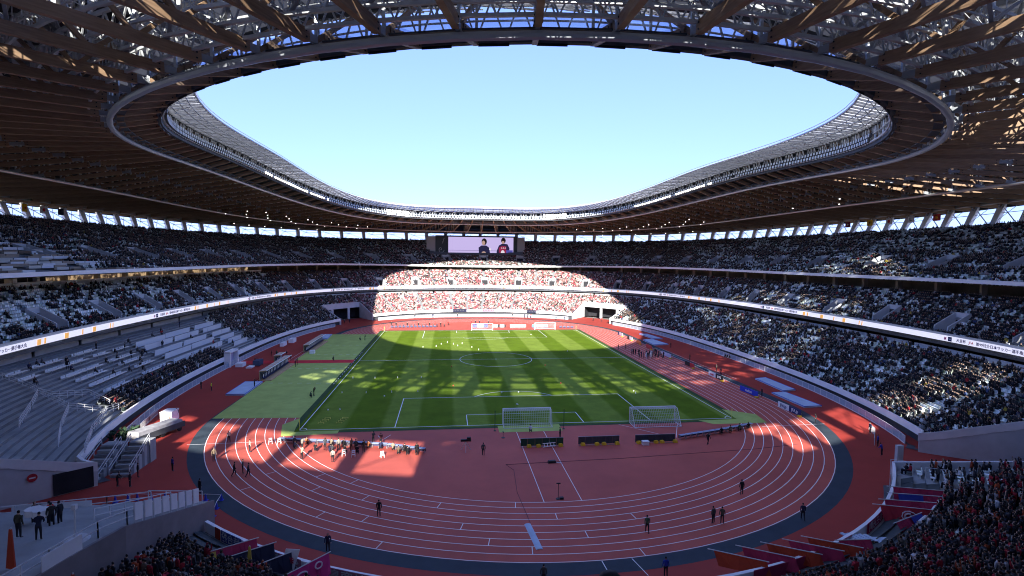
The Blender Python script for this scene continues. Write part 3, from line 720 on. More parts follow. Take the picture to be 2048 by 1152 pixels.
# ------------------------------------------------------------------ scoreboards
def scoreboard(label, s, detail):
    y = 137.5*s
    t = thing('scoreboard', label, 'scoreboard', (2.5, y, 0), 0 if s > 0 else math.pi)
    b = MB(); b.box((0, .9, 31.2), (42, 1.4, 11.6)); b.obj('housing', mat('board_frame', (.045, .065, .075), .6), t)
    for x in (-23.2, 22.6): b = MB(); b.box((x, 1.2, 32.3), (4.6, 1.2, 8.4)); b.obj('side_panel', mat('ribbed_panel', (.42, .44, .46), .6), t)
    for x in (-12, -2, 8): b = MB(); b.box((x, 1.0, 24.5), (.8, .8, 2.4)); b.obj('leg', darkgrey, t)
    b = MB(); b.box((0, .6, 25.9), (42, 1.0, 1.2)); b.obj('lower_beam', darkgrey, t)
    if not detail: return t
    em = lambda nme, c, e=.75: mat('screen_'+nme, c, .7, emit=e*.34, glow=True)
    b = MB(); b.box((2.2, .12, 31.6), (33.4, .14, 9.4)); scn = b.obj('screen', em('lavender', (.60, .50, .86)), t)
    b = MB(); x0 = 2.2
    def poly(c, pts, dz=0, mi=0): b.q(*[(x0+px, .04-dz, 31.6+pz) for px, pz in pts], mi=mi)
    ms = [em('navy', (.025, .025, .09), .5), em('red', (.45, .03, .10), .5), em('face', (.62, .40, .33), .6), em('hair', (.015, .012, .015), .2), em('white', (.85, .80, .9), .7), em('blue', (.12, .12, .55), .5), em('line', (.30, .24, .5), .6)]
    def ell(cx, cz, rx, rz_, mi, dz): poly(None, [(cx+rx*math.cos(a*math.pi/8), cz+rz_*math.sin(a*math.pi/8)) for a in range(16)], dz, mi)
    poly(0, [(-16.5, -2.0), (16.5, -2.1), (16.5, -2.3), (-16.5, -2.2)], .004, 6)
    poly(0, [(-1.0, -4.6), (-1.3, -.6), (.2, .5), (2.6, .5), (4.2, -.6), (4.8, -4.6)], .01, 0); ell(1.6, 2.4, 1.35, 1.75, 3, .014); ell(1.25, 1.8, .85, 1.2, 2, .018)
    poly(0, [(4.3, -.4), (5.3, -1.2), (4.9, -2.2), (4.1, -1.6)], .016, 4); ell(1.4, -3.6, 1.2, 1.1, 2, .02)
    poly(0, [(8.2, -4.6), (8.0, -2.4), (9.2, .6), (11.0, 1.6), (13.6, 1.3), (14.7, -.8), (14.4, -4.6)], .01, 0); poly(0, [(9.2, -4.0), (9.2, -.6), (10.6, .4), (13.0, .2), (13.0, -4.0)], .014, 1)
    ell(11.5, 3.1, 1.2, 1.55, 3, .014); ell(11.3, 2.2, .75, .75, 2, .018); ell(11.2, -3.2, 1.0, 1.4, 4, .02); poly(0, [(13.0, -4.6), (13.0, -1.8), (16.4, -1.8), (16.4, -4.6)], .02, 5)
    for i in range(3): poly(0, [(10.3+i*.9, -.9), (10.7+i*.9, -.3), (11.0+i*.9, -.9)], .022, 4)
    b.obj('screen_picture', ms, scn)
    # clock face with its arcs and hands
    b = MB(); cx, cz = -17.9, 29.6
    for a in range(20):
        a0, a1 = R(100+a*13), R(100+a*13+10); r0, r1 = 1.15, 1.4
        b.q(*[(cx+r*math.cos(q), .16, cz+r*math.sin(q)) for r, q in ((r0, a0), (r1, a0), (r1, a1), (r0, a1))])
    b.beam((cx, .15, cz), (cx, .15, cz+1.0), .05, .14); b.beam((cx, .15, cz), (cx-.75, .15, cz), .05, .14)
    for i in range(3): b.beam((cx+.2+i*.25, .15, cz+3.2+i*.9), (cx+1.0+i*.2, .15, cz+4.2+i*.9), .05, .12)
    b.obj('clock', mat('clock_mark', (.55, .62, .62), .5), t)
    return t
scoreboard('big lit scoreboard screen showing two players, under the far end of the roof', 1, True)
scoreboard('dark back scoreboard over the near end stand behind the viewer', -1, False)
# ------------------------------------------------------------------ seats and crowd
def cam_uv(P):
    d = P-CAM; x = d@np.array(r2); y = d@np.array(u2); z = d@np.array(fw); return x, y, z
seat_b = MB(); seat_b.box((.02, 0, .40), (.42, .42, .07)); seat_b.box((-.19, 0, .62), (.07, .43, .40)); seat_b.box((-.05, 0, .18), (.1, .3, .36))
def crowd_template(kind):
    b = MB()                                                   # faces +x; 0 cloth, 1 skin, 2 hair, 3 trousers
    z0 = .42 if kind < 3 else .80
    lean = (.0, .10, -.02, .02, .02)[kind]
    hx = lean
    b.hexa([(-.12, -.17, z0), (.13, -.17, z0), (.13, .17, z0), (-.12, .17, z0)], [(hx-.11, -.22, z0+.50), (hx+.11, -.22, z0+.50), (hx+.11, .22, z0+.50), (hx-.11, .22, z0+.50)])
    b.hexa([(hx-.11, -.22, z0+.50), (hx+.11, -.22, z0+.50), (hx+.11, .22, z0+.50), (hx-.11, .22, z0+.50)], [(hx-.05, -.08, z0+.58), (hx+.07, -.08, z0+.58), (hx+.07, .08, z0+.58), (hx-.05, .08, z0+.58)])
    b.sphere((hx+.05, 0, z0+.70), .105, 6, 4, mi=1, sc=(1, .9, 1.2)); b.sphere((hx+.025, 0, z0+.735), .115, 6, 4, mi=2, sc=(1, .95, 1.0))
    if kind < 3:
        for s in (-1, 1):
            b.beam((0, s*.10, .46), (.44, s*.11, .47), .16, .16, mi=3); b.beam((.42, s*.11, .46), (.44, s*.11, .02), .12, .12, mi=3, upv=(1, 0, 0))
    else:
        for s in (-1, 1): b.beam((0, s*.09, .84), (.02, s*.11, .0), .15, .17, mi=3, upv=(1, 0, 0))
    for s in (-1, 1):
        sh = (hx, s*.24, z0+.46)
        if kind in (0, 1): el, ha = (hx+.06, s*.29, z0+.20), (.30, s*.13, z0+.13)
        elif kind == 2: el, ha = (hx+.14, s*.27, z0+.24), (hx+.26, s*.07, z0+.42)
        elif kind == 3: el, ha = (hx+.02, s*.29, z0+.20), (hx+.12, s*.26, z0-.02)
        else: el, ha = (hx+.12, s*.30, z0+.60), (hx+.16, s*.22, z0+.86)
        b.beam(sh, el, .11, .11); b.beam(el, ha, .09, .09); b.sphere(ha, .05, 5, 3, mi=1)
    return b.mesh('crowd_person', [jack_i, skin, hair, trous])
TPL = [bpy.data.objects.new('crowd_person', crowd_template(k)) for k in range(5)]
SEATT = [bpy.data.objects.new('seat', seat_b.mesh('seat', seat_i))]
def scatter(name, P, rz, kind, tint, tpl, parent=None, **kw):
    me = bpy.data.meshes.new(name); me.from_pydata(P.tolist(), [], [])
    a = me.attributes.new('tint', 'FLOAT_COLOR', 'POINT'); a.data.foreach_set('color', np.concatenate([tint, np.ones((len(P), 1))], 1).astype('f').ravel())
    a = me.attributes.new('rot', 'FLOAT_VECTOR', 'POINT'); v = np.zeros((len(P), 3), 'f'); v[:, 2] = rz; a.data.foreach_set('vector', v.ravel())
    a = me.attributes.new('kind', 'INT', 'POINT'); a.data.foreach_set('value', kind.astype('i'))
    o = link(name, me, parent, kind='stuff', **kw)
    ng = bpy.data.node_groups.new(name, 'GeometryNodeTree'); ng.interface.new_socket('Geometry', in_out='INPUT', socket_type='NodeSocketGeometry'); ng.interface.new_socket('Geometry', in_out='OUTPUT', socket_type='NodeSocketGeometry')
    n, l = ng.nodes, ng.links; gi = n.new('NodeGroupInput'); go = n.new('NodeGroupOutput'); jn = n.new('GeometryNodeJoinGeometry')
    def attr(nm, ty): x = n.new('GeometryNodeInputNamedAttribute'); x.data_type = ty; x.inputs['Name'].default_value = nm; return [q for q in x.outputs if q.enabled][0]
    kd, rt_ = attr('kind', 'INT'), attr('rot', 'FLOAT_VECTOR')
    e2 = n.new('FunctionNodeEulerToRotation'); l.new(rt_, e2.inputs[0])
    for k, t in enumerate(tpl):
        ip = n.new('GeometryNodeInstanceOnPoints'); oi = n.new('GeometryNodeObjectInfo'); oi.inputs['Object'].default_value = t; oi.inputs['As Instance'].default_value = True
        cp = n.new('FunctionNodeCompare'); cp.data_type = 'INT'; cp.operation = 'EQUAL'; ins = [q for q in cp.inputs if q.enabled]; l.new(kd, ins[0]); ins[1].default_value = k
        l.new(gi.outputs[0], ip.inputs['Points']); l.new(cp.outputs[0], ip.inputs['Selection']); l.new(oi.outputs['Geometry'], ip.inputs['Instance']); l.new(e2.outputs[0], ip.inputs['Rotation']); l.new(ip.outputs[0], jn.inputs[0])
    l.new(jn.outputs[0], go.inputs[0]); md = o.modifiers.new('scatter', 'NODES'); md.node_group = ng; return o
F6 = fine(6); CI = np.arange(NC*6+1)/6
allS, allC = [], []
cl_noise = rng.random((64, NC+4, 24))
for ti, nm in enumerate(('lower', 'middle', 'upper')):
    F, B, n, gr = TIERS[nm]; pitch = .50
    for i in range(n-(0 if nm == 'upper' else 1)):
        P = ring(lerp_ring(F, B, (i+.55)/n), F6); zz = ring(lerp_ring(F, B, i/(n-1)), F6)[:, 2]
        Ls = np.concatenate([[0], np.cumsum(np.linalg.norm(np.diff(P[:, :2], axis=0), axis=1))]); N = int(Ls[-1]/pitch); s = (np.arange(N)+.5)*pitch
        x, y, z, c = [np.interp(s, Ls, q) for q in (P[:, 0], P[:, 1], zz, CI)]
        x2, y2 = np.interp(s+.05, Ls, P[:, 0]), np.interp(s+.05, Ls, P[:, 1]); rz = np.arctan2(x2-x, -(y2-y))
        j = np.clip(c.astype(int), 0, NC-1); cm = c % 5
        cl = Ls[-1]/NC
        keep = np.abs(cm-2.5)*cl > .62
        if nm != 'upper' or True: keep &= np.minimum(cm, 5-cm)*cl > .42
        v = VOM[nm]
        if v and v[0]-1 <= i < v[1]+1: keep &= ~((cm > 1.85) & (cm < 3.15))
        if nm == 'lower' and i < gr+1: keep &= ~GATE[j]
        far = y > 80
        lp = i/n
        near = (y < -75)
        seat = np.ones(N, bool); occ = np.full(N, .75)
        if nm == 'lower':
            occ = np.where(x > 0, .66, .78); occ = np.where(far, .985, occ); occ = np.where(near, .97, occ)
            press = (x < 0) & (y < 21+3*np.sin(i)) & (y > -80); fr = press & (lp < .19) & (y > -47) & ((y < -1) | (lp < .0))
            seat &= ~press | fr; keep &= ~(press & ~fr); occ = np.where(fr, .93, occ)
            keep &= ~(near & (lp < .13) & (np.abs(x) < 38)); keep &= ~((x < -32.6) & near); occ = np.where(near & (x > 35) & (y > -88.5) & (lp < .3), .15, occ)
        elif nm == 'middle':
            occ = np.where(x > 0, .62, np.where(y < 12, .36, .58)); occ = np.where(far, .97, occ)
        else:
            occ = np.where(x > 0, .47, .66); occ = np.where(far, .70, occ)
            cov = (x < -60) & (y < -12-(i*.25) + 8*np.sin(i*1.7)) & (y > -70); keep &= ~(cov & (y < -14)); occ = np.where(cov, .15, occ)
            keep &= ~((np.abs(x-2.5) < 24) & (y > 0) & (lp > .42))
        m = cl_noise[(i//2) % 64, j, (ti*7+i) % 24]*.5+cl_noise[(i//4) % 64, j//2, ti]*.5
        occ = np.clip(occ+(m-.5)*1.25*(1-np.abs(2*occ-1)**3), 0, 1)
        full = rng.random(N) < occ
        x3, y3, d3 = cam_uv(np.stack([x, y, z], 1))
        keep &= (d3 > 3) & (np.abs(x3/np.maximum(d3, .1)) < 1.14) & (np.abs(y3/np.maximum(d3, .1)) < .68)
        keep &= ~((y < -119) & (nm == 'upper')) & ~((y < -100) & (nm == 'middle'))
        ii = np.where(keep & seat)[0]
        allS.append(np.stack([x[ii], y[ii], z[ii], rz[ii], np.full(len(ii), ti), full[ii], np.full(len(ii), i), np.full(len(ii), lp)], 1))
A_ = np.concatenate(allS)
def pal(n, cols, ws):
    c = np.array(cols)[rng.choice(len(cols), n, p=np.array(ws)/sum(ws))]; return np.clip(c*(.7+.6*rng.random((n, 1))), 0, 1)
dark_p = ([(.010, .010, .011), (.016, .019, .030), (.035, .037, .038), (.08, .08, .072), (.035, .028, .024), (.58, .58, .58), (.24, .24, .24), (.30, .02, .025), (.05, .08, .18), (.35, .26, .04), (.06, .09, .07), (.36, .26, .25)], [34, 22, 16, 8, 5, 4.5, 4, 2.2, 2.5, .5, 2.5, .8])
red_p = ([(.24, .03, .05), (.34, .10, .12), (.52, .50, .48), (.012, .012, .015), (.05, .05, .055), (.42, .26, .26), (.24, .21, .18), (.03, .04, .10)], [13, 14, 22, 14, 10, 17, 10, 4])
near_p = ([(.26, .014, .028), (.42, .03, .045), (.018, .018, .022), (.03, .03, .042), (.075, .075, .08), (.55, .54, .55), (.42, .08, .03), (.15, .13, .10), (.25, .24, .24)], [12, 9, 28, 15, 14, 7, 4, 7, 5])
isfull = A_[:, 5] > .5
Pp = A_[isfull]; n = len(Pp); far = (Pp[:, 1] > 80) & (np.abs(Pp[:, 0]-6) < 58+rng.normal(0, 6, n)) & ((Pp[:, 4] < 2) | (rng.random(n) < .25)); near = Pp[:, 1] < -75
ex = Pp[near & (rng.random(n) < .85)].copy(); oxy = ex[:, :2]*np.array([1, 1.6]); oxy /= np.linalg.norm(oxy, axis=1)[:, None]; ex[:, :2] += oxy*.40+rng.normal(0, .08, (len(ex), 2)); ex[:, 2] += .13
Pp = np.concatenate([Pp, ex]); n = len(Pp); far = (Pp[:, 1] > 80) & (np.abs(Pp[:, 0]-6) < 58+rng.normal(0, 6, n)) & ((Pp[:, 4] < 2) | (rng.random(n) < .25)); near = Pp[:, 1] < -75
tint = pal(n, *dark_p); tint[far] = pal(far.sum(), *red_p); tint[near] = pal(near.sum(), *near_p)
kind = rng.choice(5, n, p=[.36, .26, .22, .09, .07]); kind[(Pp[:, 4] > 0) & ~far & (kind > 2)] = 0; kind[near] = rng.choice(5, near.sum(), p=[.16, .12, .10, .50, .12])
rzp = Pp[:, 3]+(rng.random(n)-.5)*.5
pos = Pp[:, :3].copy()
x3, y3, d3 = cam_uv(pos+np.array([0, 0, .6])); inview = (np.abs(x3/d3) < .985) & (np.abs(y3/d3) < .56)
dist = np.where(inview, d3, 1e9); order = np.argsort(dist); NEARP = order[:105]
rest = np.ones(n, bool); rest[NEARP] = False
crowd = scatter('crowd', pos[rest], rzp[rest], kind[rest], tint[rest], TPL)
tag(crowd, 'thousands of spectators in winter clothes filling the three tiers of seats', 'crowd')
Ss = A_; n2 = len(Ss)
seat_p = ([(.72, .80, .78), (.56, .64, .54), (.42, .48, .47), (.09, .15, .11), (.13, .11, .09), (.84, .88, .87)], [34, 16, 14, 6, 4, 34])
st = pal(n2, *seat_p); up_d = (Ss[:, 4] == 2); dk = up_d & (rng.random(n2) < .18); st[dk] *= .4
x3, y3, d3 = cam_uv(Ss[:, :3]); em = (Ss[:, 5] < .5) & (np.abs(x3/d3) < .985) & (np.abs(y3/d3) < .56); ds = np.where(em, d3, 1e9); so_ = np.argsort(ds)[:300]
r3 = np.ones(n2, bool); r3[so_] = False
scatter('seats', Ss[r3, :3], Ss[r3, 3], np.zeros(r3.sum(), int), st[r3], SEATT, stand)
seat_me = seat_b.mesh('seat', seat_o)
for k in so_: link('seat', seat_me, stand, tuple(Ss[k, :3]), Ss[k, 3], st[k])
# ------------------------------------------------------------------ people (one continuous skin per body, clothing by region)
def person_mesh(pose):
    J = {}; E = []; rad = {}; part = {}
    def add(nm, p, r, par=None, lab=None): J[nm] = p; rad[nm] = r; (E.append((par, nm)), part.__setitem__((par, nm), lab)) if par else None
    dz = {'stand': 0, 'walk': -.02, 'sit': -.42, 'crouch': -.52, 'camera': 0, 'arms_up': 0, 'lean': -.03, 'carry': 0}[pose]
    ln = {'stand': .02, 'walk': .05, 'sit': .06, 'crouch': .12, 'camera': .05, 'arms_up': .0, 'lean': .12, 'carry': .03}[pose]
    h = .93+dz
    add('pelvis', (0, 0, h), (.115, .155)); add('waist', (ln*.4, 0, h+.20), (.105, .14), 'pelvis', 'j'); add('chest', (ln, 0, h+.42), (.125, .175), 'waist', 'j')
    add('neck', (ln*1.3, 0, h+.57), (.06, .06), 'chest', 'j'); add('jaw', (ln*1.5+.025, 0, h+.655), (.078, .07), 'neck', 's'); add('head', (ln*1.6+.015, 0, h+.74), (.10, .082), 'jaw', 'h'); add('crown', (ln*1.6-.005, 0, h+.82), (.065, .06), 'head', 'h')
    for s, t in ((1, 'l'), (-1, 'r')):
        add('sh'+t, (ln, s*.19, h+.47), (.07, .07), 'chest', 'j')
        arms = {'stand': ((.0, .25, h+.20), (.06, .26, h-.04)), 'walk': ((-.10*s+.02, .25, h+.20), (.06-.16*s, .25, h-.01)), 'sit': ((.10, .26, h+.22), (.32, .15, h+.12)), 'crouch': ((.16, .24, h+.22), (.38, .10, h+.28)),
                'camera': ((.18, .23, h+.30), (.30, .07, h+.58)), 'arms_up': ((.06, .30, h+.66), (.10, .26, h+.94)), 'lean': ((.22, .23, h+.22), (.40, .14, h+.08)), 'carry': ((.06, .26, h+.20), (.28, .16, h+.18))}[pose]
        e, w_ = arms; add('el'+t, (e[0], s*e[1], e[2]), (.052, .052), 'sh'+t, 'j'); add('wr'+t, (w_[0], s*w_[1], w_[2]), (.036, .036), 'el'+t, 'j')
        d = np.array((w_[0]-e[0], s*(w_[1]-e[1]), w_[2]-e[2])); d = d/np.linalg.norm(d)*.11; add('ha'+t, (w_[0]+d[0], s*w_[1]+d[1], w_[2]+d[2]), (.042, .03), 'wr'+t, 's')
        add('hip'+t, (0, s*.095, h-.04), (.098, .098), 'pelvis', 't')
        legs = {'stand': ((.015, .105, .49), (0, .115, .08)), 'walk': ((.10*s+.05, .10, .50), (.24*s-.05, .10, .10 if s < 0 else .08)), 'sit': ((.42, .11, .50), (.44, .11, .07)), 'crouch': ((.36, .15, .48), (.18, .14, .07)),
                'camera': ((.08*s, .12, .49), (.12*s, .14, .08)), 'arms_up': ((.015, .11, .49), (0, .13, .08)), 'lean': ((.03, .105, .49), (-.02, .12, .08)), 'carry': ((.015, .11, .49), (0, .12, .08))}[pose]
        k, a = legs; add('kn'+t, (k[0], s*k[1], k[2]), (.066, .066), 'hip'+t, 't'); add('an'+t, (a[0], s*a[1], a[2]), (.046, .046), 'kn'+t, 't'); add('to'+t, (a[0]+.16, s*a[1]*1.06, .035), (.042, .032), 'an'+t, 'f')
    nm = list(J); me = bpy.data.meshes.new('person'); me.from_pydata([J[k] for k in nm], [(nm.index(a), nm.index(b)) for a, b in E], [])
    o = bpy.data.objects.new('person', me); COL.objects.link(o); o.modifiers.new('s', 'SKIN')
    for i, k in enumerate(nm): me.skin_vertices[0].data[i].radius = rad[k]
    me.skin_vertices[0].data[0].use_root = True
    sd = o.modifiers.new('d', 'SUBSURF'); sd.levels = 1; bpy.context.view_layer.update()
    out = bpy.data.meshes.new_from_object(o.evaluated_get(bpy.context.evaluated_depsgraph_get())); bpy.data.objects.remove(o)
    out.materials.clear()
    for m in (jacket, skin, hair, trous, shoes): out.materials.append(m)
    idx = {'j': 0, 's': 1, 'h': 2, 't': 3, 'f': 4}; segs = [(np.array(J[a]), np.array(J[b]), part[(a, b)]) for a, b in E]
    hc = np.array(J['head'])
    for p in out.polygons:
        c = np.array(p.center); best = min(segs, key=lambda s: np.linalg.norm(c-(s[0]+(s[1]-s[0])*np.clip(np.dot(c-s[0], s[1]-s[0])/max(1e-9, np.dot(s[1]-s[0], s[1]-s[0])), 0, 1))))
        lab = best[2]
        if lab == 'h' and c[0]-hc[0] > .03 and c[2] < hc[2]+.06: lab = 's'
        p.material_index = idx[lab]; p.use_smooth = True
    return out
PM_ = {k: person_mesh(k) for k in ('stand', 'walk', 'sit', 'crouch', 'camera', 'arms_up', 'lean', 'carry')}
def person(pose, loc, rz, col, label, group=None, sc=1.):
    o = link('person', PM_[pose], None, loc, rz, col); o['label'] = label; o['category'] = 'person'; o.scale = (sc, sc, sc)
    if group: o['group'] = group
    return o
def cname(c):
    c = np.array(c); v = c.max()
    if v < .03: return 'black'
    if v-c.min() < .25*v+.005: return 'dark grey' if v < .12 else ('grey' if v < .42 else 'white')
    if c[0] == v: return ('dark red' if v < .3 else 'red') if c[1] < .45*v else ('brown' if v < .25 else 'tan')
    if c[2] == v: return 'navy' if v < .12 else 'blue'
    return 'green'
KP = ['sit', 'sit', 'sit', 'stand', 'arms_up']
for k in NEARP:
    kd = KP[kind[k]]
    if near[k]: where = 'in the packed corner of the near stand' if pos[k, 0] > 0 else 'in the near stand beside the ramp wall'
    else: where = 'in the front side rows beyond the corner gate'
    act = {'sit': 'seated', 'stand': 'standing', 'arms_up': 'cheering'}[kd]
    o = person(kd, tuple(pos[k]+np.array([0, 0, 0])), rzp[k], tint[k], f'spectator in {cname(tint[k])} jacket {act} {where}', 'spectators in the nearest blocks', .98)
# ------------------------------------------------------------------ lettering on the ribbon board
def ring_path(k, d):
    th = np.linspace(0, 2*np.pi, 2881); P = ring(k, th)
    if d: 
        t = np.gradient(P[:, :2], axis=0); t /= np.linalg.norm(t, axis=1)[:, None]; P[:, :2] += np.stack([-t[:, 1], t[:, 0]], 1)*d
    return P, np.concatenate([[0], np.cumsum(np.linalg.norm(np.diff(P[:, :2], axis=0), axis=1))])
def bend(me, path, s0, z0):
    """wrap flat text (x along, y up) on a plan curve; reading left to right for people inside the bowl"""
    P, Ls = path; co = np.empty(len(me.vertices)*3); me.vertices.foreach_get('co', co); co = co.reshape(-1, 3)
    s = (s0-co[:, 0]) % Ls[-1]; x, y, z = [np.interp(s, Ls, P[:, i]) for i in range(3)]
    xa, ya = np.interp((s+.05) % Ls[-1], Ls, P[:, 0]), np.interp((s+.05) % Ls[-1], Ls, P[:, 1]); tx, ty = xa-x, ya-y; n = np.hypot(tx, ty)+1e-9
    out = np.stack([x-ty/n*co[:, 2], y+tx/n*co[:, 2], z+z0+co[:, 1]], 1); me.vertices.foreach_set('co', out.ravel()); me.update(); return me
RP = ring_path('midp', .03)
def s_near(path, x, y): P, Ls = path; return Ls[np.argmin((P[:, 0]-x)**2+(P[:, 1]-y)**2)]
REDT = mat('led_red', (.75, .05, .05), .6); LOGO = mat('led_pink', (.85, .25, .35), .6)
WORDS = [('天皇杯', ledtxt, 1.0), ('JFA', REDT, 3.0), ('第99回全日本サッカー選手権大会', ledtxt, 8.9)]
cache = {}
def ribbon_text(s0):
    for wd, m, off_ in WORDS:
        if wd not in cache: cache[wd] = text_mesh(wd, .66, m, .006)
        link('ribbon_lettering', bend(cache[wd].copy(), RP, s0-off_, -.51), stand)
    b = MB(); b.q((-1.7, -.4, .012), (-.9, -.4, .012), (-.9, .4, .012), (-1.7, .4, .012)); bend_me = b.mesh('ribbon_logo', navy); link('ribbon_logo', bend(bend_me, RP, s0, -.5), stand)
    b = MB(); b.q(*[(-2.3+.36*math.cos(a*math.pi/5)*(1 if a % 2 else .6), .36*math.sin(a*math.pi/5)*(1 if a % 2 else .6), .012) for a in range(10)]); link('ribbon_logo', bend(b.mesh('ribbon_logo', LOGO), RP, s0, -.5), stand)
    b = MB(); b.q((-1.55, -.08, .02), (-1.05, -.08, .02), (-1.05, .1, .02), (-1.55, .1, .02)); link('ribbon_logo', bend(b.mesh('ribbon_logo', white), RP, s0, -.5), stand)
def ribbon_dash(s0):
    for dx, wd in ((0, .9), (1.6, .45), (6.5, 1.0), (11, .35), (14, .9), (19, .3), (19.8, .3)):
        b = MB(); b.q((dx, -.45, .012), (dx+wd, -.45, .012), (dx+wd+.12, .45, .012), (dx+.12, .45, .012)); link('ribbon_stripe', bend(b.mesh('ribbon_stripe', orange), RP, s0, -.5), stand)

for (x, y) in ((76.5, -48.4), (83.1, 10.5), (74, 71), (38, 110), (-9, 114.3), (-55.5, 92.7), (-78.5, 46), (-79.3, -6.1), (-72, -58.6)):
    s0 = s_near(RP, x, y); ribbon_text(s0); ribbon_dash(s0-16)
# ------------------------------------------------------------------ things on and round the pitch
def goal(loc, rz, label, depth=2.0, freestand=False):
    t = thing('football_goal', label, 'goal', loc, rz, 'football goals')
    b = MB(); W = 3.72
    for s in (-1, 1): b.tube([(s*W, 0, 0), (s*W, 0, 2.5)], .075, 8)
    b.tube([(-W-.06, 0, 2.5), (W+.06, 0, 2.5)], .075, 8); b.obj('post_frame', white, t)
    b = MB(); td = .9 if freestand else 1.1
    for s in (-1, 1):
        b.tube([(s*W, 0, 2.5), (s*W, td, 2.45), (s*W, depth, .05)] if freestand else [(s*W, 0, 2.45), (s*W, td*.7, 2.4)], .045, 6); b.tube([(s*W, 0, .04), (s*W, depth, .04)], .045, 6)
    b.tube([(-W, depth, .04), (W, depth, .04)], .045, 6); b.obj('stay_frame', white, t)
    b = MB(); r_ = .011; n = 26; sec = [(0, 2.45), (td, 2.4), (depth, .05)]
    def at(k):
        k *= 2; i = min(1, int(k)); f = k-i; a, c = sec[i], sec[i+1]; return a[0]+(c[0]-a[0])*f, a[1]+(c[1]-a[1])*f
    for i in range(n+1):
        x = -W+2*W*i/n; p = [(x, *at(k/2)) for k in range(3)]
        for a, c in zip(p[:-1], p[1:]): b.beam(a, c, r_*2, r_*2)
    for k in range(15): y, z = at(k/14); b.beam((-W, y, z), (W, y, z), r_*2, r_*2)
    for s in (-1, 1):
        for k in range(1, 9):
            z = 2.4*k/9; yb = td+(depth-td)*(1-z/2.4); b.beam((s*W, 0, z), (s*W, yb, z), r_*2, r_*2)
        for k in range(1, 6): y = depth*k/6; zt = 2.4 if y < td else 2.4*(1-(y-td)/(depth-td)); b.beam((s*W, y, 0), (s*W, y, zt), r_*2, r_*2)
    b.obj('net', netm, t); return t
goal((0, -52.5, .03), math.pi, 'white goal with box net standing on the near goal line')
goal((20.05, -53.4, .03), math.pi, 'spare white goal with slanted net on the red track beside the near right corner', 2.5, True)
goal((0, 52.5, .03), 0, 'white goal on the far goal line in full sun')
goal((22.8, 53.6, .03), 0, 'spare white goal standing right of the far goal', 2.3, True)
for x in (-5.2, 5.3):
    b = MB(); b.tube([(x, -55.3, 0), (x, -55.3, 3.1)], .05, 6); b.cone((x, -55.3, 0), .22, .2, .06)
    tag(b.obj('net_pole', greenm), 'dark net support pole behind the near goal, '+('left' if x < 0 else 'right')+' of it', 'pole', 'poles behind the near goal')
for x, y, w_ in ((-34, -52.5, 'near left'), (34, -52.5, 'near right'), (-34, 52.5, 'far left'), (34, 52.5, 'far right')):
    t = thing('corner_flag', f'yellow corner flag post on the {w_} corner of the pitch', 'corner flag', (x, y, .03), 0, 'corner flags')
    b = MB(); b.tube([(0, 0, 0), (0, 0, 1.6)], .035, 6); b.obj('pole', mat('yellow_pole', (.75, .70, .15), .6), t)
    b = MB(); b.hexa([(0, -.01, 1.2), (.05, -.01, 1.15), (.05, .01, 1.15), (0, .01, 1.2)], [(0, -.01, 1.58), (.1, -.01, 1.5), (.1, .01, 1.5), (0, .01, 1.58)]); b.obj('flag', mat('yellow_flag', (.8, .75, .1), .7), t)
# advertising boards
def board(x, y, rz, segs, label, foot=True, h=1.0, back=None):
    """segs: (width, material, text, text material)"""
    t = thing('advertising_board', label, 'board', (x, y, 0), rz, 'advertising boards round the track')
    tot = sum(s[0] for s in segs); px = -tot/2
    for wd, m, tx, tm in segs:
        b = MB(); b.box((px+wd/2, 0, .12+h/2), (wd-.03, .10, h)); p = b.obj('panel', m, t)
        if tx:
            me = text_mesh(tx, h*.72, tm, .012); sc = min(1, (wd*.88)/max(.1, max(v.co.x for v in me.vertices)*2))
            for v in me.vertices: v.co.x *= sc
            o = link('lettering', me, p, (px+wd/2, -.066, .12+h/2)); o.rotation_euler = (math.pi/2, 0, 0)
        px += wd
    if foot:
        b = MB(); b.box((tot/2-.1, -.18, .15), (.55, .5, .26)); b.obj('sandbag', yellow, t)
    for fx in (-tot/2+.4, tot/2-.4): b = MB(); b.beam((fx, .05, .9*h), (fx, .7, .03), .05, .05); b.beam((fx, 0, .04), (fx, .7, .04), .05, .05); b.obj('stay', steel, t)
    return t
wht = mat('white_board', (.78, .78, .80), .5); redb = mat('red_board', (.55, .04, .05), .5); blk = mat('black_board', (.02, .02, .025), .5); lil = mat('lilac_board', (.62, .60, .74), .5); sky_b = mat('sky_blue_board', (.10, .42, .75), .5)
R90 = -math.pi/2
board(45.9, -50.0, R90+.03, [(2.9, wht, 'JFA.jp', navy), (2.9, navy, 'JFA.jp', wht)], 'white and navy JFA.jp board at the outer edge of the near right bend')
board(45.7, -38.2, R90+.08, [(5.4, blue, 'molten', wht)], 'blue molten board beside the outer lane on the right')
board(46.0, -25.0, R90+.03, [(2.9, wht, 'meiji', mat('meiji_red', (.6, .05, .06), .6)), (2.9, blk, 'JAAS', wht)], 'white meiji and black JAAS board on the right straight')
board(45.9, -12.7, R90, [(2.6, blk, None, None), (2.2, redb, None, None)], 'black and dark red board on the right straight before the photographers')
board(45.7, 0.2, R90, [(5.4, lil, None, None)], 'pale lilac board behind the crowd of photographers')
board(45.8, 12.8, R90, [(4.2, redb, None, None)], 'red board on the right straight beyond the photographers')
board(45.8, 21.0, R90, [(3.6, mat('orange_board', (.75, .18, .05), .5), None, None)], 'orange board on the far part of the right straight')
board(45.8, 29.0, R90, [(2, blk, None, None), (2.4, wht, None, None)], 'black and white board near the far end of the right straight')
board(45.7, 38, R90, [(1.6, navy, None, None), (3.4, wht, None, None)], 'navy and white board farthest along the right straight')
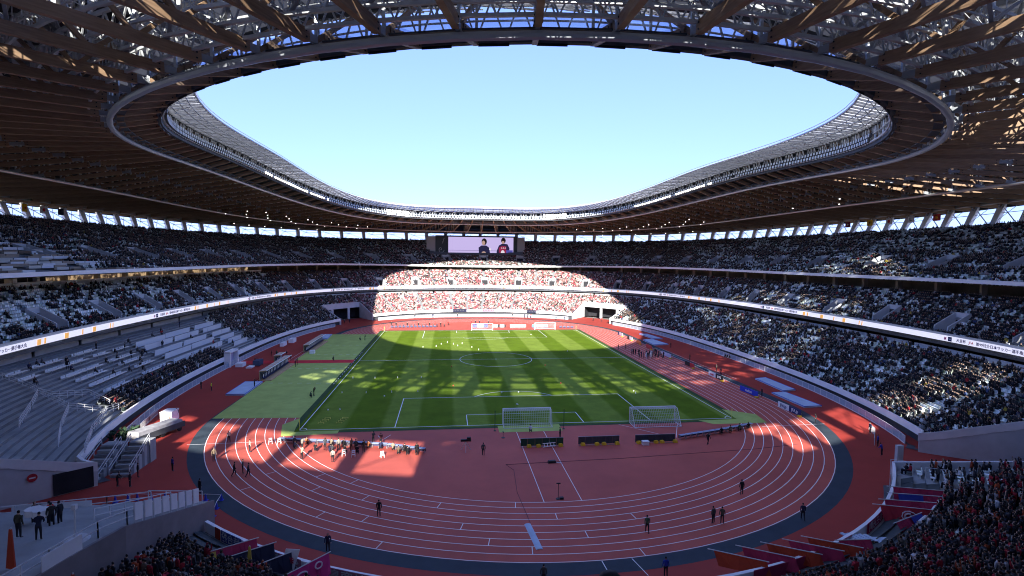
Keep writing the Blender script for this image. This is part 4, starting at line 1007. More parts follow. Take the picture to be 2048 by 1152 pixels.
board(-.2, 60.9, 0, [(1.6, blue, None, None), (2.4, wht, None, None), (1.6, blue, None, None)], 'blue and white board behind the far goal', False)
board(6.9, 60.5, 0, [(1.7, wht, None, None), (.8, blk, None, None), (1.6, wht, None, None), (.6, blk, None, None)], 'black and white board right of the far goal', False)
board(13.8, 60.2, 0, [(6.0, wht, None, None)], 'plain white board between the two far goals', False)
board(22.0, 60.0, 0, [(1.8, sky_b, None, None), (2.6, wht, None, None), (1.6, sky_b, None, None)], 'sky blue and white board behind the spare far goal', False)
# board backs with yellow sandbags behind the near goal
def board_back(x0, x1, label, m, bags):
    t = thing('board_back', label, 'board', ((x0+x1)/2, -62.2, 0), 0, 'board backs behind the near goal')
    n = 6; wd = (x1-x0)/n
    for i in range(n): b = MB(); b.box((x0-(x0+x1)/2+wd*(i+.5), 0, .62), (wd-.04, .1, 1.0)); b.obj('back_panel', m, t)
    b = MB(); b.beam((-(x1-x0)/2, 0, 1.15), ((x1-x0)/2, 0, 1.15), .08, .06); b.beam((-(x1-x0)/2, -.3, .06), ((x1-x0)/2, -.3, .06), .06, .06); b.obj('frame', steel, t)
    for f in bags: b = MB(); b.box((f*(x1-x0)/2, -.32, .2), (.62, .5, .34), random.random()*.4, taper=.75); b.obj('sandbag', yellow, t)
board_back(-2.3, 3.7, 'dark green board back with yellow sandbags behind the near goal', greenm, (-.62, -.18, .85))
board_back(5.8, 11.7, 'dark grey board back with yellow sandbags, middle of three', mat('charcoal_board', (.06, .06, .075), .7, var=.2, scale=2), (-.8, -.12, .22, .86))
board_back(14.0, 19.9, 'dark board back with yellow sandbags below the spare goal', mat('charcoal_blue', (.045, .05, .07), .7, var=.3, scale=2), (-.85, .0, .3, .96))
# ladder lying against the first board back, white box, bag
t = thing('step_ladder', 'white step ladder leaning on the dark green board back', 'ladder', (1.6, -62.9, 0))
b = MB(); b.beam((-.9, 0, .1), (.9, .15, .25), .07, .07); b.beam((-.9, .25, .5), (.9, .3, .6), .07, .07); b.obj('rail', white, t)
b = MB(); [b.beam((x, 0, .15), (x, .28, .55), .07, .07) for x in (-.7, -.25, .2, .65)]; b.obj('rung', white, t)
b = MB(); b.box((15.2, -63.0, .25), (.9, .6, .5)); b.box((15.2, -63.0, .53), (.96, .66, .06)); tag(b.obj('equipment_case', white), 'white equipment case at the foot of the third board back', 'case')
b = MB(); b.box((.9, -68.1, .15), (1.1, .5, .3), .1, taper=.8); tag(b.obj('kit_bag', blackm), 'black kit bag lying between the two white track lines', 'bag')
b = MB(); b.tube([(1.3, -68.1, .05), (1.9, -68.3, .05), (2.1, -68.5, .04)], .06, 5); tag(b.obj('microphone', white), 'white furry microphone lying beside the black kit bag', 'microphone')
t = thing('microphone_stand', 'thin microphone stand on the red track inside the near bend', 'microphone stand', (-.4, -78, 0))
b = MB(); b.tube([(0, 0, 0), (0, 0, 1.7)], .03, 6); b.obj('pole', blackm, t); b = MB(); b.box((0, 0, 1.72), (.45, .1, .1)); b.obj('head', blackm, t); b = MB(); b.cone((0, 0, 0), .3, .2, .08); b.box((.35, -.1, .12), (.4, .3, .24)); b.obj('base', blackm, t)
t = thing('camera_tripod', 'remote camera on a wide tripod left of the near goal', 'tripod', (-9.8, -63.0, 0))
for a in range(3): b = MB(); b.beam((0, 0, 1.2), (.75*math.cos(a*2.09+.5), .75*math.sin(a*2.09+.5), .02), .05, .05); b.obj('leg', steel_w, t)
b = MB(); b.box((0, 0, 1.45), (1.4, .3, .3)); b.box((.4, 0, 1.75), (.5, .3, .25)); b.obj('camera', blackm, t)
t = thing('microphone_stand', 'small black microphone on a short stand left of the near goal net', 'microphone stand', (-4.3, -58.4, 0)); b = MB(); b.tube([(0, 0, 0), (0, 0, .8)], .03, 5); b.obj('pole', blackm, t); b = MB(); b.cone((0, 0, 0), .3, .25, .05); b.box((0, 0, .85), (.12, .5, .14)); b.obj('head', blackm, t)
# cable ramp over the lanes and its cable
t = thing('cable_ramp', 'pale blue cable ramp laid across the outer lanes of the near bend', 'cable ramp', (-4.3, -85.3, 0), .09)
for i in range(6): b = MB(); y = -2.2+i*.76; b.hexa([(-.32, y, .016), (.32, y, .016), (.32, y+.74, .016), (-.32, y+.74, .016)], [(-.14, y, .09), (.14, y, .09), (.14, y+.74, .09), (-.14, y+.74, .09)]); b.obj('ramp_segment', padm, t)
b = MB(); b.tube([(-4.2, -82.8, .03), (-4.6, -76, .03), (-4.2, -70, .03), (-5.0, -68.2, .03), (10, -67.6, .03), (30, -66.0, .03), (37, -64.8, .03)], .022, 5); tag(b.obj('cable', mat('cable', (.05, .03, .05), .7)), 'dark cable running across the red track behind the board backs', 'cable')
# landing pads
def pad(pts, label):
    b = MB(); b.hexa([(x, y, .03) for x, y in pts], [(x, y, .30) for x, y in pts]); t = tag(b.obj('jump_pad', padm), label, 'pad', 'pale blue covers of the jump pits')
    c = MB(); c.tube([(x, y, .3) for x, y in pts]+[(*pts[0], .3)], .05, 5); c.obj('border', blue, t)
pad([(-52.7, -31.4), (-49.3, -31.6), (-49.5, -21.6), (-52.9, -21.4)], 'pale blue jump pit cover before the team bench on the left')
pad([(-52.7, 35.0), (-49.2, 34.9), (-49.8, 44.4), (-53.1, 44.5)], 'pale blue jump pit cover beyond the far team bench')
pad([(53.6, -37.2), (56.7, -36.5), (57.1, -25.9), (54.2, -26.6)], 'pale blue jump pit cover nearer the right stand')
pad([(50.2, -48.0), (53.7, -47.8), (53.3, -38.1), (50.4, -38.3)], 'pale blue jump pit cover beside the JFA.jp board')
pad([(49.4, 17.8), (54.3, 18.7), (53.2, 29.2), (49.6, 27.5)], 'pale blue jump pit cover at the far part of the right straight')
pad([(54.0, 30), (57.0, 29.5), (56.0, 40), (53.2, 40.4)], 'bleached jump pit cover farthest on the right')
# team benches
def bench(x, y, L_, n, label, rz=0):
    t = thing('team_bench', label, 'bench', (x, y, 0), rz, 'team benches along the left touchline')
    b = MB(); b.box((.1, 0, .08), (2.4, L_, .14)); b.obj('platform', tan, t)
    m_ = int(L_/2)
    for i in range(m_+1):
        yy = -L_/2+L_*i/m_; b = MB(); b.beam((-1.0, yy, .1), (-1.0, yy, 1.95), .1, .1, upv=(1, 0, 0)); b.beam((-1.05, yy, 1.95), (.35, yy, 2.1), .14, .12); b.obj('rib', tan, t)
    b = MB(); b.box((-1.08, 0, 1.0), (.05, L_, 1.8)); b.obj('back_screen', mat('clear_back', (.25, .30, .33), .3), t)
    b = MB(); b.beam((-1.05, -L_/2, 1.98), (-1.05, L_/2, 1.98), .12, .12); b.beam((.4, -L_/2, 2.12), (.4, L_/2, 2.12), .12, .14); b.obj('edge_rail', white, t)
    for i in range(m_): b = MB(); y0 = -L_/2+L_*(i+.5)/m_; b.box((-.35, y0, 2.06), (1.3, L_/m_-.2, .04)); b.obj('roof_sheet', mat('cream_sheet', (.62, .50, .38), .6), t)
    for i in range(n):
        yy = -L_/2+L_*(i+.5)/n; b = MB(); b.box((-.2, yy, .5), (.5, L_/n*.72, .12)); b.box((-.48, yy, .95), (.14, L_/n*.72, .9)); b.box((-.40, yy, 1.0), (.03, L_/n*.3, .7), mi=1); b.obj('seat', [mat('navy_seat', (.03, .035, .09), .5), wht], t)
bench(-49.6, -11.3, 17.4, 18, 'long timber roofed team bench nearer the viewer, left of the pitch')
bench(-49.4, 21.9, 19, 18, 'long timber roofed team bench beyond the red carpet')
bench(-52.2, -.4, 4.2, 4, 'short timber roofed officials bench beside the red carpet')
# left apron: vehicles, tables, crates
def crate(x, y, d, label, m=white, rz=0):
    t = thing('white_crate', label, 'crate', (x, y, 0), rz); b = MB(); b.box((0, 0, d[2]/2), d); b.obj('body', m, t); b = MB(); b.box((0, 0, d[2]+.03), (d[0]*1.04, d[1]*1.04, .06)); b.obj('lid', m, t)
crate(-55.3, -45.6, (1.7, 2.2, 1.5), 'white equipment box by the fence in the orange sun patch'); crate(-60.0, -4.6, (1.6, 2.2, .8), 'white box on the apron by the player tunnel')
crate(-59.0, 24.0, (1.0, 3.2, .9), 'low white box along the left fence'); crate(-58.2, 30.0, (1.4, 3.0, 1.1), 'taller white box along the left fence'); crate(-57.3, -6.2, (1.2, 2.2, .25), 'flat white board lying by the grey cart')
crate(-47.8, 11.0, (1.2, 1.2, .8), 'pale cool box at the end of the far team bench')
t = thing('covered_trailer', 'equipment trailer under a pale grey sheet beside the left fence', 'trailer', (-53.2, -53.4, 0), 1.22)
b = MB(); b.hexa([(-3.8, -1.1, .5), (3.8, -1.1, .5), (3.8, 1.1, .5), (-3.8, 1.1, .5)], [(-3.5, -.9, 1.75), (3.4, -.9, 1.6), (3.4, .9, 1.6), (-3.5, .9, 1.75)]); b.obj('sheet', mat('grey_sheet', (.36, .35, .36), .8, var=.35, scale=1), t)
for sx in (-2.8, 0, 2.8):
    for sy in (-1, 1): b = MB(); b.tube([(sx, sy*1.15, .35), (sx, sy*.95, .35)], .35, 10); b.obj('wheel', blackm, t)
b = MB(); b.box((0, -1.15, .9), (7.4, .06, .8)); b.obj('side_net', darkgrey, t)
t = thing('plant_pile', 'dark potted shrubs stored by the fence left of the covered trailer', 'shrubs', (-56.2, -55.0, 0))
for i in range(9):
    b = MB(); a = i*.7; q = (math.cos(a)*.9*(i % 3), math.sin(a)*1.6, 0); b.cone((q[0], q[1], 0), .25, .32, .45, mi=1)
    for k in range(40):
        d = rng.normal(0, 1, 3); d /= np.linalg.norm(d); c = np.array([q[0], q[1], 1.15])+d*np.array([.5, .5, .7])*rng.random()**.4; e = rng.normal(0, .13, (2, 3)); b.q(c-e[0], c+e[1], c+e[0], c-e[1])
    b.obj('shrub', [mat('shrub_leaf', (.03, .06, .03), .8, var=.4, scale=3), darkgrey], t)
t = thing('equipment_cart', 'dark blue grey equipment cart standing on the red carpet edge', 'cart', (-56.4, -3.9, 0))
b = MB(); b.box((0, 0, .75), (1.5, 2.6, 1.1)); b.obj('body', mat('cart_blue', (.06, .09, .15), .6), t)
for sx in (-.7, .7):
    for sy in (-1, 1): b = MB(); b.tube([(sx, sy, .22), (sx*.8, sy, .22)], .22, 10); b.obj('wheel', blackm, t)
b = MB(); b.beam((-.7, 1.3, 1.2), (.7, 1.3, 1.5), .06, .06); b.obj('handle', steel, t)
# tunnel portal in the left stand at half way
t = thing('tunnel_portal', 'white framed player tunnel portal in the left parapet', 'portal', (-62.4, -3.6, 0))
b = MB(); b.box((0, -2.2, 1.7), (1.4, .35, 3.4)); b.box((0, 2.2, 1.7), (1.4, .35, 3.4)); b.box((0, 0, 3.45), (1.4, 4.75, .35)); b.obj('frame', white, t)
b = MB(); b.box((-.5, 0, 1.6), (.1, 4.0, 3.2)); b.obj('opening', dark, t); b = MB(); b.box((-.3, 1.2, 1.6), (.08, 1.3, 2.9)); b.obj('curtain', mat('lilac_cloth', (.55, .50, .68), .7), t)  # the opening is a dark plate painted as the tunnel's shade
# player tunnel side
# footballs, marker cones
b = MB(); b.sphere((0, 0, .14), .14, 10, 8); bm_ = b.mesh('football', mat('ball_white', (.82, .82, .80), .5)); rb_ = b.mesh('football', mat('ball_red', (.75, .08, .05), .5))
for i, (x, y) in enumerate([(-2, -33.7), (1.3, -33.6), (-.1, -41.9), (23.9, -34.5), (15.7, 41.4), (20.9, 9.6), (-23.8, -34.5), (-32.1, -42.6), (-30.2, -42.5)]):
    tag(link('football', bm_, None, (x, y, .03)), 'white football lying on the grass', 'football', 'footballs on the pitch')
for (x, y), w_ in zip([(-11.1, -27.6), (11, -27.1), (-11.3, -8.9), (11.1, -9)], ('left of the near penalty arc', 'right of the near penalty arc', 'left of the centre circle', 'right of the centre circle')):
    tag(link('football', rb_, None, (x, y, .03)), 'red training ball on the shaded grass '+w_, 'football', 'red training balls')
t0 = thing('marker_pole', 'short white training marker on the pitch', 'marker', (0, 0, 0), 0, 'training markers set out on the pitch')
b = MB(); b.cone((0, 0, 0), .14, .12, .04, 8); b.obj('base', mat('lime', (.55, .7, .1), .6), t0); b = MB(); b.cone((0, 0, .04), .10, .05, .36, 8); b.obj('cone', white, t0)
first = True
for (x, y) in [(-32.1, -19.2), (-27.5, -19.6), (-22.8, -19.6), (-17.8, -19.8), (-32, -31.3), (-27.5, -31.7), (-22.8, -31.6), (-17.9, -31.6), (-19.2, 18.4), (-15.5, 19.7), (-14.1, 23.6), (-12.3, 26.7), (-10.5, 23.4), (-9.3, 20.2), (-7.9, 24.5), (-5.3, 17.6), (-3.6, 13.3), (23.7, -36.2)]:
    if first: t0.location = (x, y, .03); first = False
    else: dup(t0, (x, y, .03))
t = None
for gx in (-31.6, -28.9):
    t = thing('training_hurdle', f'row of low yellow training hurdles by the near left corner, {"outer" if gx < -30 else "inner"} set', 'hurdles', (gx, -48.4, .03), 0, 'training hurdles')
    for i in range(4): b = MB(); b.box((i*.16, i*.8-1.2, .16), (.9, .06, .04)); [b.box((i*.16+s*.42, i*.8-1.2, .08), (.05, .3, .16)) for s in (-1, 1)]; b.obj('hurdle', mat('hurdle_yellow', (.75, .65, .12), .6), t)
# photographers' desks left and right of the near goal
def desk(x, y, rz, label):
    t = thing('press_table', label, 'table', (x, y, 0), rz, 'small tables lined up for photographers')
    b = MB(); b.box((0, 0, .62), (1.0, .55, .05)); b.obj('top', mat('desk_blue', (.28, .34, .46), .6), t)
    for s in (-1, 1): b = MB(); b.beam((s*.45, -.2, 0), (s*.45, .2, .6), .04, .04); b.beam((s*.45, .2, 0), (s*.45, -.2, .6), .04, .04); b.obj('leg', steel, t)
    b = MB(); b.box((0, .25, .36), (1.0, .03, .4)); b.obj('skirt', mat('navy_skirt', (.06, .065, .13), .8), t); return t
first = None
LP = [(-35.5, -57.4), (-28.8, -58.9), (-20.3, -61.0), (-15.0, -63.4)]
def poly_pts(pts, step):
    pts = np.array(pts, float); L_ = np.concatenate([[0], np.cumsum(np.linalg.norm(np.diff(pts, axis=0), axis=1))]); s = np.arange(step/2, L_[-1], step)
    return [(np.interp(q, L_, pts[:, 0]), np.interp(q, L_, pts[:, 1]), math.atan2(np.interp(q+.1, L_, pts[:, 1])-np.interp(q-.1, L_, pts[:, 1]), np.interp(q+.1, L_, pts[:, 0])-np.interp(q-.1, L_, pts[:, 0]))) for q in s]
for pts, lab in ((LP, 'small pale blue table in the photographers row left of the near goal'), ([(20.9, -61.4), (28, -59.4), (34.9, -57.0)], 'small pale blue table in the photographers row right of the board backs')):
    first = None
    for x, y, a in poly_pts(pts, 1.12):
        if first is None: first = desk(x, y, a, lab)
        else: dup(first, (x, y, 0), a)
for x, y, a in poly_pts([(-33, 61.5), (-16, 61.9)], 1.4)+poly_pts([(29, 58.8), (34, 58.4)], 1.4): dup(first, (x, y, 0), a+math.pi, 'small table in the photographers row behind the far goal line')
def stool(x, y, rz, label):
    t = thing('step_stool', label, 'step stool', (x, y, 0), rz, 'white step stools behind the photographers')
    for s in (-1, 1):
        b = MB(); b.beam((s*.22, -.25, 0), (s*.16, 0, .75), .05, .05); b.beam((s*.22, .25, 0), (s*.16, 0, .75), .05, .05); b.obj('leg', white, t)
    for z in (.28, .55, .76): b = MB(); b.box((0, -.02, z), (.42, .2, .04)); b.obj('step', white, t)
for i, (x, y, r_) in enumerate([(-25.6, -63.2, .2), (-24.3, -63.7, .1), (-20.6, -64.2, .4), (-36.4, -57.8, .3), (-35.2, -57.9, .2)]): stool(x, y, r_, f'white folding step stool standing on the track, {("left of the sunlit photographers", "second left of the photographers", "right of the sunlit photographers", "at the left table end", "inner one by the left table end")[i]}')
# press partitions (white desk screens) and desks on the lower left stand
def on_lower(y, lp, side=-1):
    k = lerp_ring('low_f', 'low_r', lp); th = np.linspace(R(100), R(260), 1600); P = ring(k, th); i = np.argmin(np.abs(P[:, 1]-y)); z = ring(lerp_ring('low_f', 'low_r', math.floor(lp*22)/21), th)[i, 2]; return P[i, 0], P[i, 1], z
labs = ('front', 'second', 'third', 'fourth', 'fifth', 'back')
for c, (y0, y1, lps) in enumerate((((-18, -6.6, (.27, .37, .48, .60, .69)), (-5.6, 5.7, (.27, .385, .49, .60, .72)), (8.2, 16.5, (.16, .25, .36)), (8.2, 18.5, (.47, .60, .72))))):
    for i, lp in enumerate(lps):
        t = thing('desk_screen', f'white press desk screen on the left stand, {labs[i]} row of the {("nearest", "middle", "far lower", "far upper")[c]} block', 'screen', (0, 0, 0), 0, 'white press desk screens on the left stand')
        for s in range(4):
            a, e = y0+(y1-y0)*s/4, y0+(y1-y0)*(s+1)/4-.03; p, q = on_lower(a, lp), on_lower(e, lp); b = MB(); dz = np.array([0, 0, 1])
            zz = max(p[2], q[2]); P0, Q0 = np.array([p[0], p[1], zz+.05]), np.array([q[0], q[1], zz+.05]); o_ = np.array([.06, 0, 0])
            b.hexa([P0, Q0, Q0+o_, P0+o_], [P0+[.12, 0, 1.15], Q0+[.12, 0, 1.15], Q0+[.18, 0, 1.15], P0+[.18, 0, 1.15]]); b.obj('panel', concrete_l if False else mat('white_screen', (.70, .72, .75), .6), t)
        p, q = on_lower(y0, lp), on_lower(y1, lp); b = MB(); b.beam((p[0]-.35, p[1], p[2]+.75), (q[0]-.35, q[1], q[2]+.75), .5, .04); b.obj('desk_top', padm, t)
k_ = 0
for lp, spans in ((.81, ((-49, -45.5), (-43.1, -36.6), (-33, -27))), (.71, ((-49.3, -45.3), (-42.9, -32.7), (-29.9, -26), (-24, -20))), (.58, ((-42.9, -32.3), (-29.5, -22))), (.49, ((-42, -34.1), (-29.2, -22))), (.37, ((-42.5, -32.2), (-28, -22))), (.26, ((-42, -35), (-29.2, -20)))):
    for y0, y1 in spans:
        k_ += 1; t = thing('press_desk', f'white press desk on the left stand, {("top", "second", "third", "fourth", "fifth", "lowest")[(.81, .71, .58, .49, .37, .26).index(lp)]} row, {("by the rails", "by the aisle", "toward the screens", "next to the screens")[min(3, spans.index((y0, y1)))]}', 'desk', (0, 0, 0), 0, 'white press desks on the left stand')
        p, q = on_lower(y0, lp), on_lower(y1, lp); b = MB(); b.beam((p[0]+.1, p[1], p[2]+.72), (q[0]+.1, q[1], q[2]+.72), .42, .05); b.obj('desk_top', white, t)
        m_ = MB(); b2 = MB(); n = int((y1-y0)/.62)
        for i in range(n):
            x, y, z = on_lower(y0+(y1-y0)*(i+.5)/n, lp); b2.box((x-.45, y, z+.42), (.4, .46, .08)); b2.box((x-.66, y, z+.66), (.07, .46, .44))
            if i % 3 == 0: m_.beam((x+.1, y, z), (x+.1, y, z+.7), .06, .06, upv=(1, 0, 0))
        o = b2.obj('seat_row', mat('pale_seat', (.66, .70, .74), .5), t, kind='stuff'); m_.obj('desk_legs', steel, t)
# seat covers on the upper left
covm = [mat('white_cover', (.75, .76, .78), .7), mat('tan_cover', (.36, .29, .22), .8), mat('cream_cover', (.60, .57, .50), .8), mat('brown_cover', (.16, .12, .09), .8)]
cc = 0
for i in range(1, 34):
    th = np.linspace(R(150), R(235), 900); P = ring(lerp_ring('up_f', 'up_r', (i+.5)/40), th); z = ring(lerp_ring('up_f', 'up_r', i/39), th)[:, 2]
    L_ = np.concatenate([[0], np.cumsum(np.linalg.norm(np.diff(P[:, :2], axis=0), axis=1))])
    for s in np.arange(rng.random()*3, L_[-1], 3.2):
        k = np.searchsorted(L_, s); e = min(len(th)-1, np.searchsorted(L_, s+3.0)); y = P[k, 1]
        if not (-55 < y < -13-i*.25+8*math.sin(i*1.7)) or rng.random() < .30 or cc > 290: continue
        x3, y3, d3 = cam_uv(P[k]); 
        if abs(x3/d3) > 1.05: continue
        b = MB(); a, c = np.array([P[k, 0], P[k, 1], z[k]]), np.array([P[e, 0], P[e, 1], z[e]]); b.beam(a+[0, 0, .62], c+[0, 0, .62], .45, .5); b.obj('seat_cover', covm[rng.choice(4, p=[.42, .22, .2, .16])], stand); cc += 1
# flags in the gap under the roof
def flag(p, rz, fw_, fh, m, label, deco=None):
    t = thing('hanging_flag', label, 'flag', p, rz, 'club flags hung under the roof eave')
    b = MB(); n = 6
    for i in range(n):
        x0, x1 = -fw_/2+fw_*i/n, -fw_/2+fw_*(i+1)/n; y0, y1 = .12*math.sin(i*1.3), .12*math.sin((i+1)*1.3); b.hexa([(x0, y0, -fh), (x1, y1, -fh), (x1, y1+.03, -fh), (x0, y0+.03, -fh)], [(x0, y0, 0), (x1, y1, 0), (x1, y1+.03, 0), (x0, y0+.03, 0)])
    b.obj('cloth', m, t)
    if deco:
        b = MB(); kind_, dm = deco
        for yy in (-.16, .2):
            if kind_ == 'disc': b.q(*[(.45*math.cos(a*.524), yy, -fh*.5+.45*math.sin(a*.524)) for a in range(12)])
            elif kind_ == 'J': b.hexa([(.1, yy, -1.1), (.3, yy, -1.1), (.3, yy+.02, -1.1), (.1, yy+.02, -1.1)], [(.1, yy, -.4), (.3, yy, -.4), (.3, yy+.02, -.4), (.1, yy+.02, -.4)]); b.box((-.05, yy, -1.15), (.6, .02, .2))
            else: b.q(*[((.2+.35*(a % 2))*math.cos(a*.628), yy, -fh*.5+(.2+.35*(a % 2))*math.sin(a*.628)) for a in range(10)])
        b.obj('emblem', dm, t)
    b = MB(); b.beam((-fw_/2-.1, .02, .04), (fw_/2+.1, .02, .04), .06, .06); b.obj('rod', steel, t)
mar = mat('maroon_cloth', (.22, .02, .05), .8); yel = mat('gold_cloth', (.75, .45, .03), .8); wcl = mat('white_cloth', (.75, .75, .76), .8, var=.06); rcl = mat('red_cloth', (.55, .05, .05), .8)
for (x, y), m, lab, dc in (((112.6, 19.4), mar, 'maroon club flag hung under the eave on the right, farthest of five', ('star', wcl)), ((112.6, 10.8), yel, 'gold club flag with a dark emblem hung under the right eave', ('star', blk)), ((112.6, 3.9), wcl, 'white club flag with a red mark hung under the right eave', ('disc', rcl)), ((112.6, -3.2), wcl, 'white flag with a black J hung under the right eave', ('J', blk)), ((112.6, -10.8), rcl, 'red club flag hung under the right eave, nearest of five', ('star', yel))):
    flag((x, y, 38.3), math.pi/2, 2.0, 1.7, m, lab, dc)
flag((-120.0, 17.5, 38.3), math.pi/2, 1.8, 2.0, yel, 'gold flag hung under the left eave at the edge of view', ('star', rcl)); flag((-120.0, 23.8, 38.3), math.pi/2, 2.6, 1.9, wcl, 'white flag with a red disc hung under the left eave', ('disc', mat('flag_red', (.6, .02, .05), .8))); flag((-120.5, 31, 38.3), math.pi/2, 2.4, 1.8, mat('navy_cloth', (.02, .03, .06), .8), 'dark navy flag hung under the left eave', None)
# ------------------------------------------------------------------ near left ramp terrace
rampz = lambda y: min(8.2, 4.0+(-83.8-y)*.33)
RE = [(-33.0, -83.8), (-33.05, -88), (-33.15, -92), (-33.3, -96), (-35, -103.5)]; LE = [(-38.6, -83.0), (-41.0, -86.5), (-45.2, -90), (-48.5, -94), (-53, -103.5)]
def edge(E_, t): t *= 4; i = min(3, int(t)); f = t-i; return np.array(E_[i])*(1-f)+np.array(E_[i+1])*f
ramp = thing('ramp_terrace', 'grey stepped ramp terrace in the near left corner with railings and white banners', 'terrace')
n = 20
for i in range(n):
    a0, a1, c0, c1 = edge(RE, i/n), edge(RE, (i+1)/n), edge(LE, i/n), edge(LE, (i+1)/n); z = rampz(a0[1])
    b = MB(); b.hexa([(*a0, 0), (*a1, 0), (*c1, 0), (*c0, 0)], [(*a0, z), (*a1, z), (*c1, z), (*c0, z)]); b.obj('step', concrete, ramp)
for i in range(8):
    a0, a1 = edge(RE, i/8), edge(RE, (i+1)/8); b = MB(); z0, z1 = rampz(a0[1]), rampz(a1[1]); o_ = np.array([.22, .03]); b.hexa([(*a0, 0), (*(a0+o_), 0), (*(a1+o_), 0), (*a1, 0)], [(*a0, z0+.1), (*(a0+o_), z0+.1), (*(a1+o_), z1+.1), (*a1, z1+.1)]); b.obj('side_wall', mat('taupe_wall', (.21, .19, .20), .85, var=.15, scale=.5), ramp)
def rail(pts, name='handrail', parent=ramp, h=1.05, m=steel_w, step=1.3, bars=(.55, 1.)):
    P = np.array(pts, float); b = MB()
    for p, q in zip(P[:-1], P[1:]):
        L_ = np.linalg.norm(q-p); k = max(1, int(L_/step))
        for f in bars: b.beam(p+[0, 0, h*f], q+[0, 0, h*f], .06, .06)
        for i in range(k+1): r_ = p+(q-p)*i/k; b.beam(r_, r_+[0, 0, h], .06, .06, upv=(1, 0, 0))
    return b.obj(name, m, parent)
e3 = lambda E_, t, dx=0: (edge(E_, t)[0]+dx, edge(E_, t)[1], rampz(edge(E_, t)[1]))
rail([e3(RE, t, -.15) for t in (.60, .7, .8, .9, 1)]); rail([e3(LE, t, .2) for t in (0, .2, .4, .6, .8, 1)]); rail([e3(RE, t, -3.2) for t in (.02, .3, .6)]); rail([(-33.6, -84.2, 4.1), (-38.4, -83.4, 4.0)], bars=(1.,))
for i in range(8):
    t = .13+i*.068; a = np.array(e3(RE, t, -.1)); c = np.array(e3(RE, t+.052, -.1)); b = MB(); o_ = np.array([.05, .02, 0])
    t_ = thing('white_banner', f'blank white cloth on the ramp rail, {("first", "second", "third", "fourth", "fifth", "sixth", "seventh", "last")[i]} from the track end of the row', 'banner', (0, 0, 0), 0, 'white cloths along the ramp rail')
    b.hexa([a+[0, 0, .25], c+[0, 0, .25], c+o_+[0, 0, .25], a+o_+[0, 0, .25]], [a+[0, 0, 1.45], c+[0, 0, 1.45], c+o_+[0, 0, 1.45], a+o_+[0, 0, 1.45]]); b.obj('cloth', wcl, t_)
    b = MB(); b.beam(a, a+[0, 0, 1.45], .05, .05, upv=(1, 0, 0)); b.beam(c, c+[0, 0, 1.45], .05, .05, upv=(1, 0, 0)); b.beam(a+[0, 0, 1.45], c+[0, 0, 1.45], .05, .05); b.obj('rail_frame', steel_w, t_)
b = MB(); b.box((-32.76, -95.0, 5.3), (.04, .5, .7), 0); tag(b.obj('notice_sheet', wcl), 'small white notice taped on the ramp side wall', 'notice')
for pts, lab in (([(-34.4, -101.2), (-33.9, -98.8)], 'long white cloth tied to the ramp rail at the left edge of view'),):
    t_ = thing('white_banner', lab, 'banner'); b = MB(); (x0, y0), (x1, y1) = pts; z0, z1 = rampz(y0), rampz(y1); b.hexa([(x0, y0, z0+.05), (x1, y1, z1+.05), (x1+.05, y1, z1+.05), (x0+.05, y0, z0+.05)], [(x0, y0, z0+1.0), (x1, y1, z1+1.0), (x1+.05, y1, z1+1.0), (x0+.05, y0, z0+1.0)]); b.obj('cloth', wcl, t_)
for (x0, y0, x1, y1), lab in (((-50.0, -96.5, -46.6, -92.2), 'white cloth on the far rail of the ramp by the left edge'), ((-44.6, -89.6, -41.0, -86.6), 'white cloth on the far ramp rail below the black gate')):
    t_ = thing('white_banner', lab, 'banner'); b = MB(); z0, z1 = rampz(y0), rampz(y1); b.hexa([(x0, y0, z0+.15), (x1, y1, z1+.1), (x1+.05, y1, z1+.1), (x0+.05, y0, z0+.15)], [(x0, y0, z0+1.05), (x1, y1, z1+.9), (x1+.05, y1, z1+.9), (x0+.05, y0, z0+1.05)]); b.obj('cloth', wcl, t_)
t_ = thing('loudspeaker_pole', 'white pole with a round base on the ramp edge', 'pole', (-35.0, -97.6, rampz(-97.6)))
b = MB(); b.tube([(0, 0, 0), (0, 0, 2.1)], .05, 6); b.obj('pole', steel_w, t_); b = MB(); b.cone((0, 0, 0), .75, .6, .14, 16); b.obj('base', concrete_l, t_); b = MB(); b.box((0, 0, 2.1), (.25, .25, .3)); b.obj('head', steel_w, t_)
# people on the ramp
for (x, y, po, rz, col, lab) in [(-37.2, -97.4, 'lean', 1.9, (.015, .02, .05), 'person in navy suit leaning over on the ramp near the white pole'), (-38.6, -97.0, 'stand', 1.4, (.05, .05, .035), 'person in dark olive coat with their back turned on the ramp'),
    (-38.4, -94.6, 'stand', 2.4, (.03, .03, .03), 'person in black coat standing beside the drums on the ramp'), (-38.5, -93.7, 'stand', 3.0, (.02, .022, .03), 'person in black jacket behind the pair at the drums'), (-40.3, -93.4, 'carry', -.4, (.015, .018, .045), 'person in navy suit carrying a white drum on the ramp'), (-39.2, -93.6, 'stand', 2.6, (.5, .03, .03), 'person in red jacket half hidden at the drums on the ramp'), (-40.9, -97.6, 'lean', 0, (.10, .10, .11), 'person in grey coat bending at the left edge of the ramp'), (-41.6, -97.0, 'stand', 1.2, (.02, .02, .02), 'person in black at the far left end of the ramp')]:
    person(po, (x, y, rampz(y)+.0), rz, col, lab)
for i, (x, y) in enumerate([(-39.9, -94.0), (-39.0, -94.6)]):
    t_ = thing('drum', ('white bass drum carried by the person in navy suit', 'white drum held in front of the person in black coat')[i], 'drum', (x, y, rampz(y)+.92)); b = MB(); b.cone((0, 0, 0), .46, .46, .36, 18); b.obj('shell', white, t_); b = MB(); b.cone((0, 0, .36), .47, .47, .03, 18); b.cone((0, 0, -.03), .47, .47, .03, 18); b.obj('hoop', wht, t_)
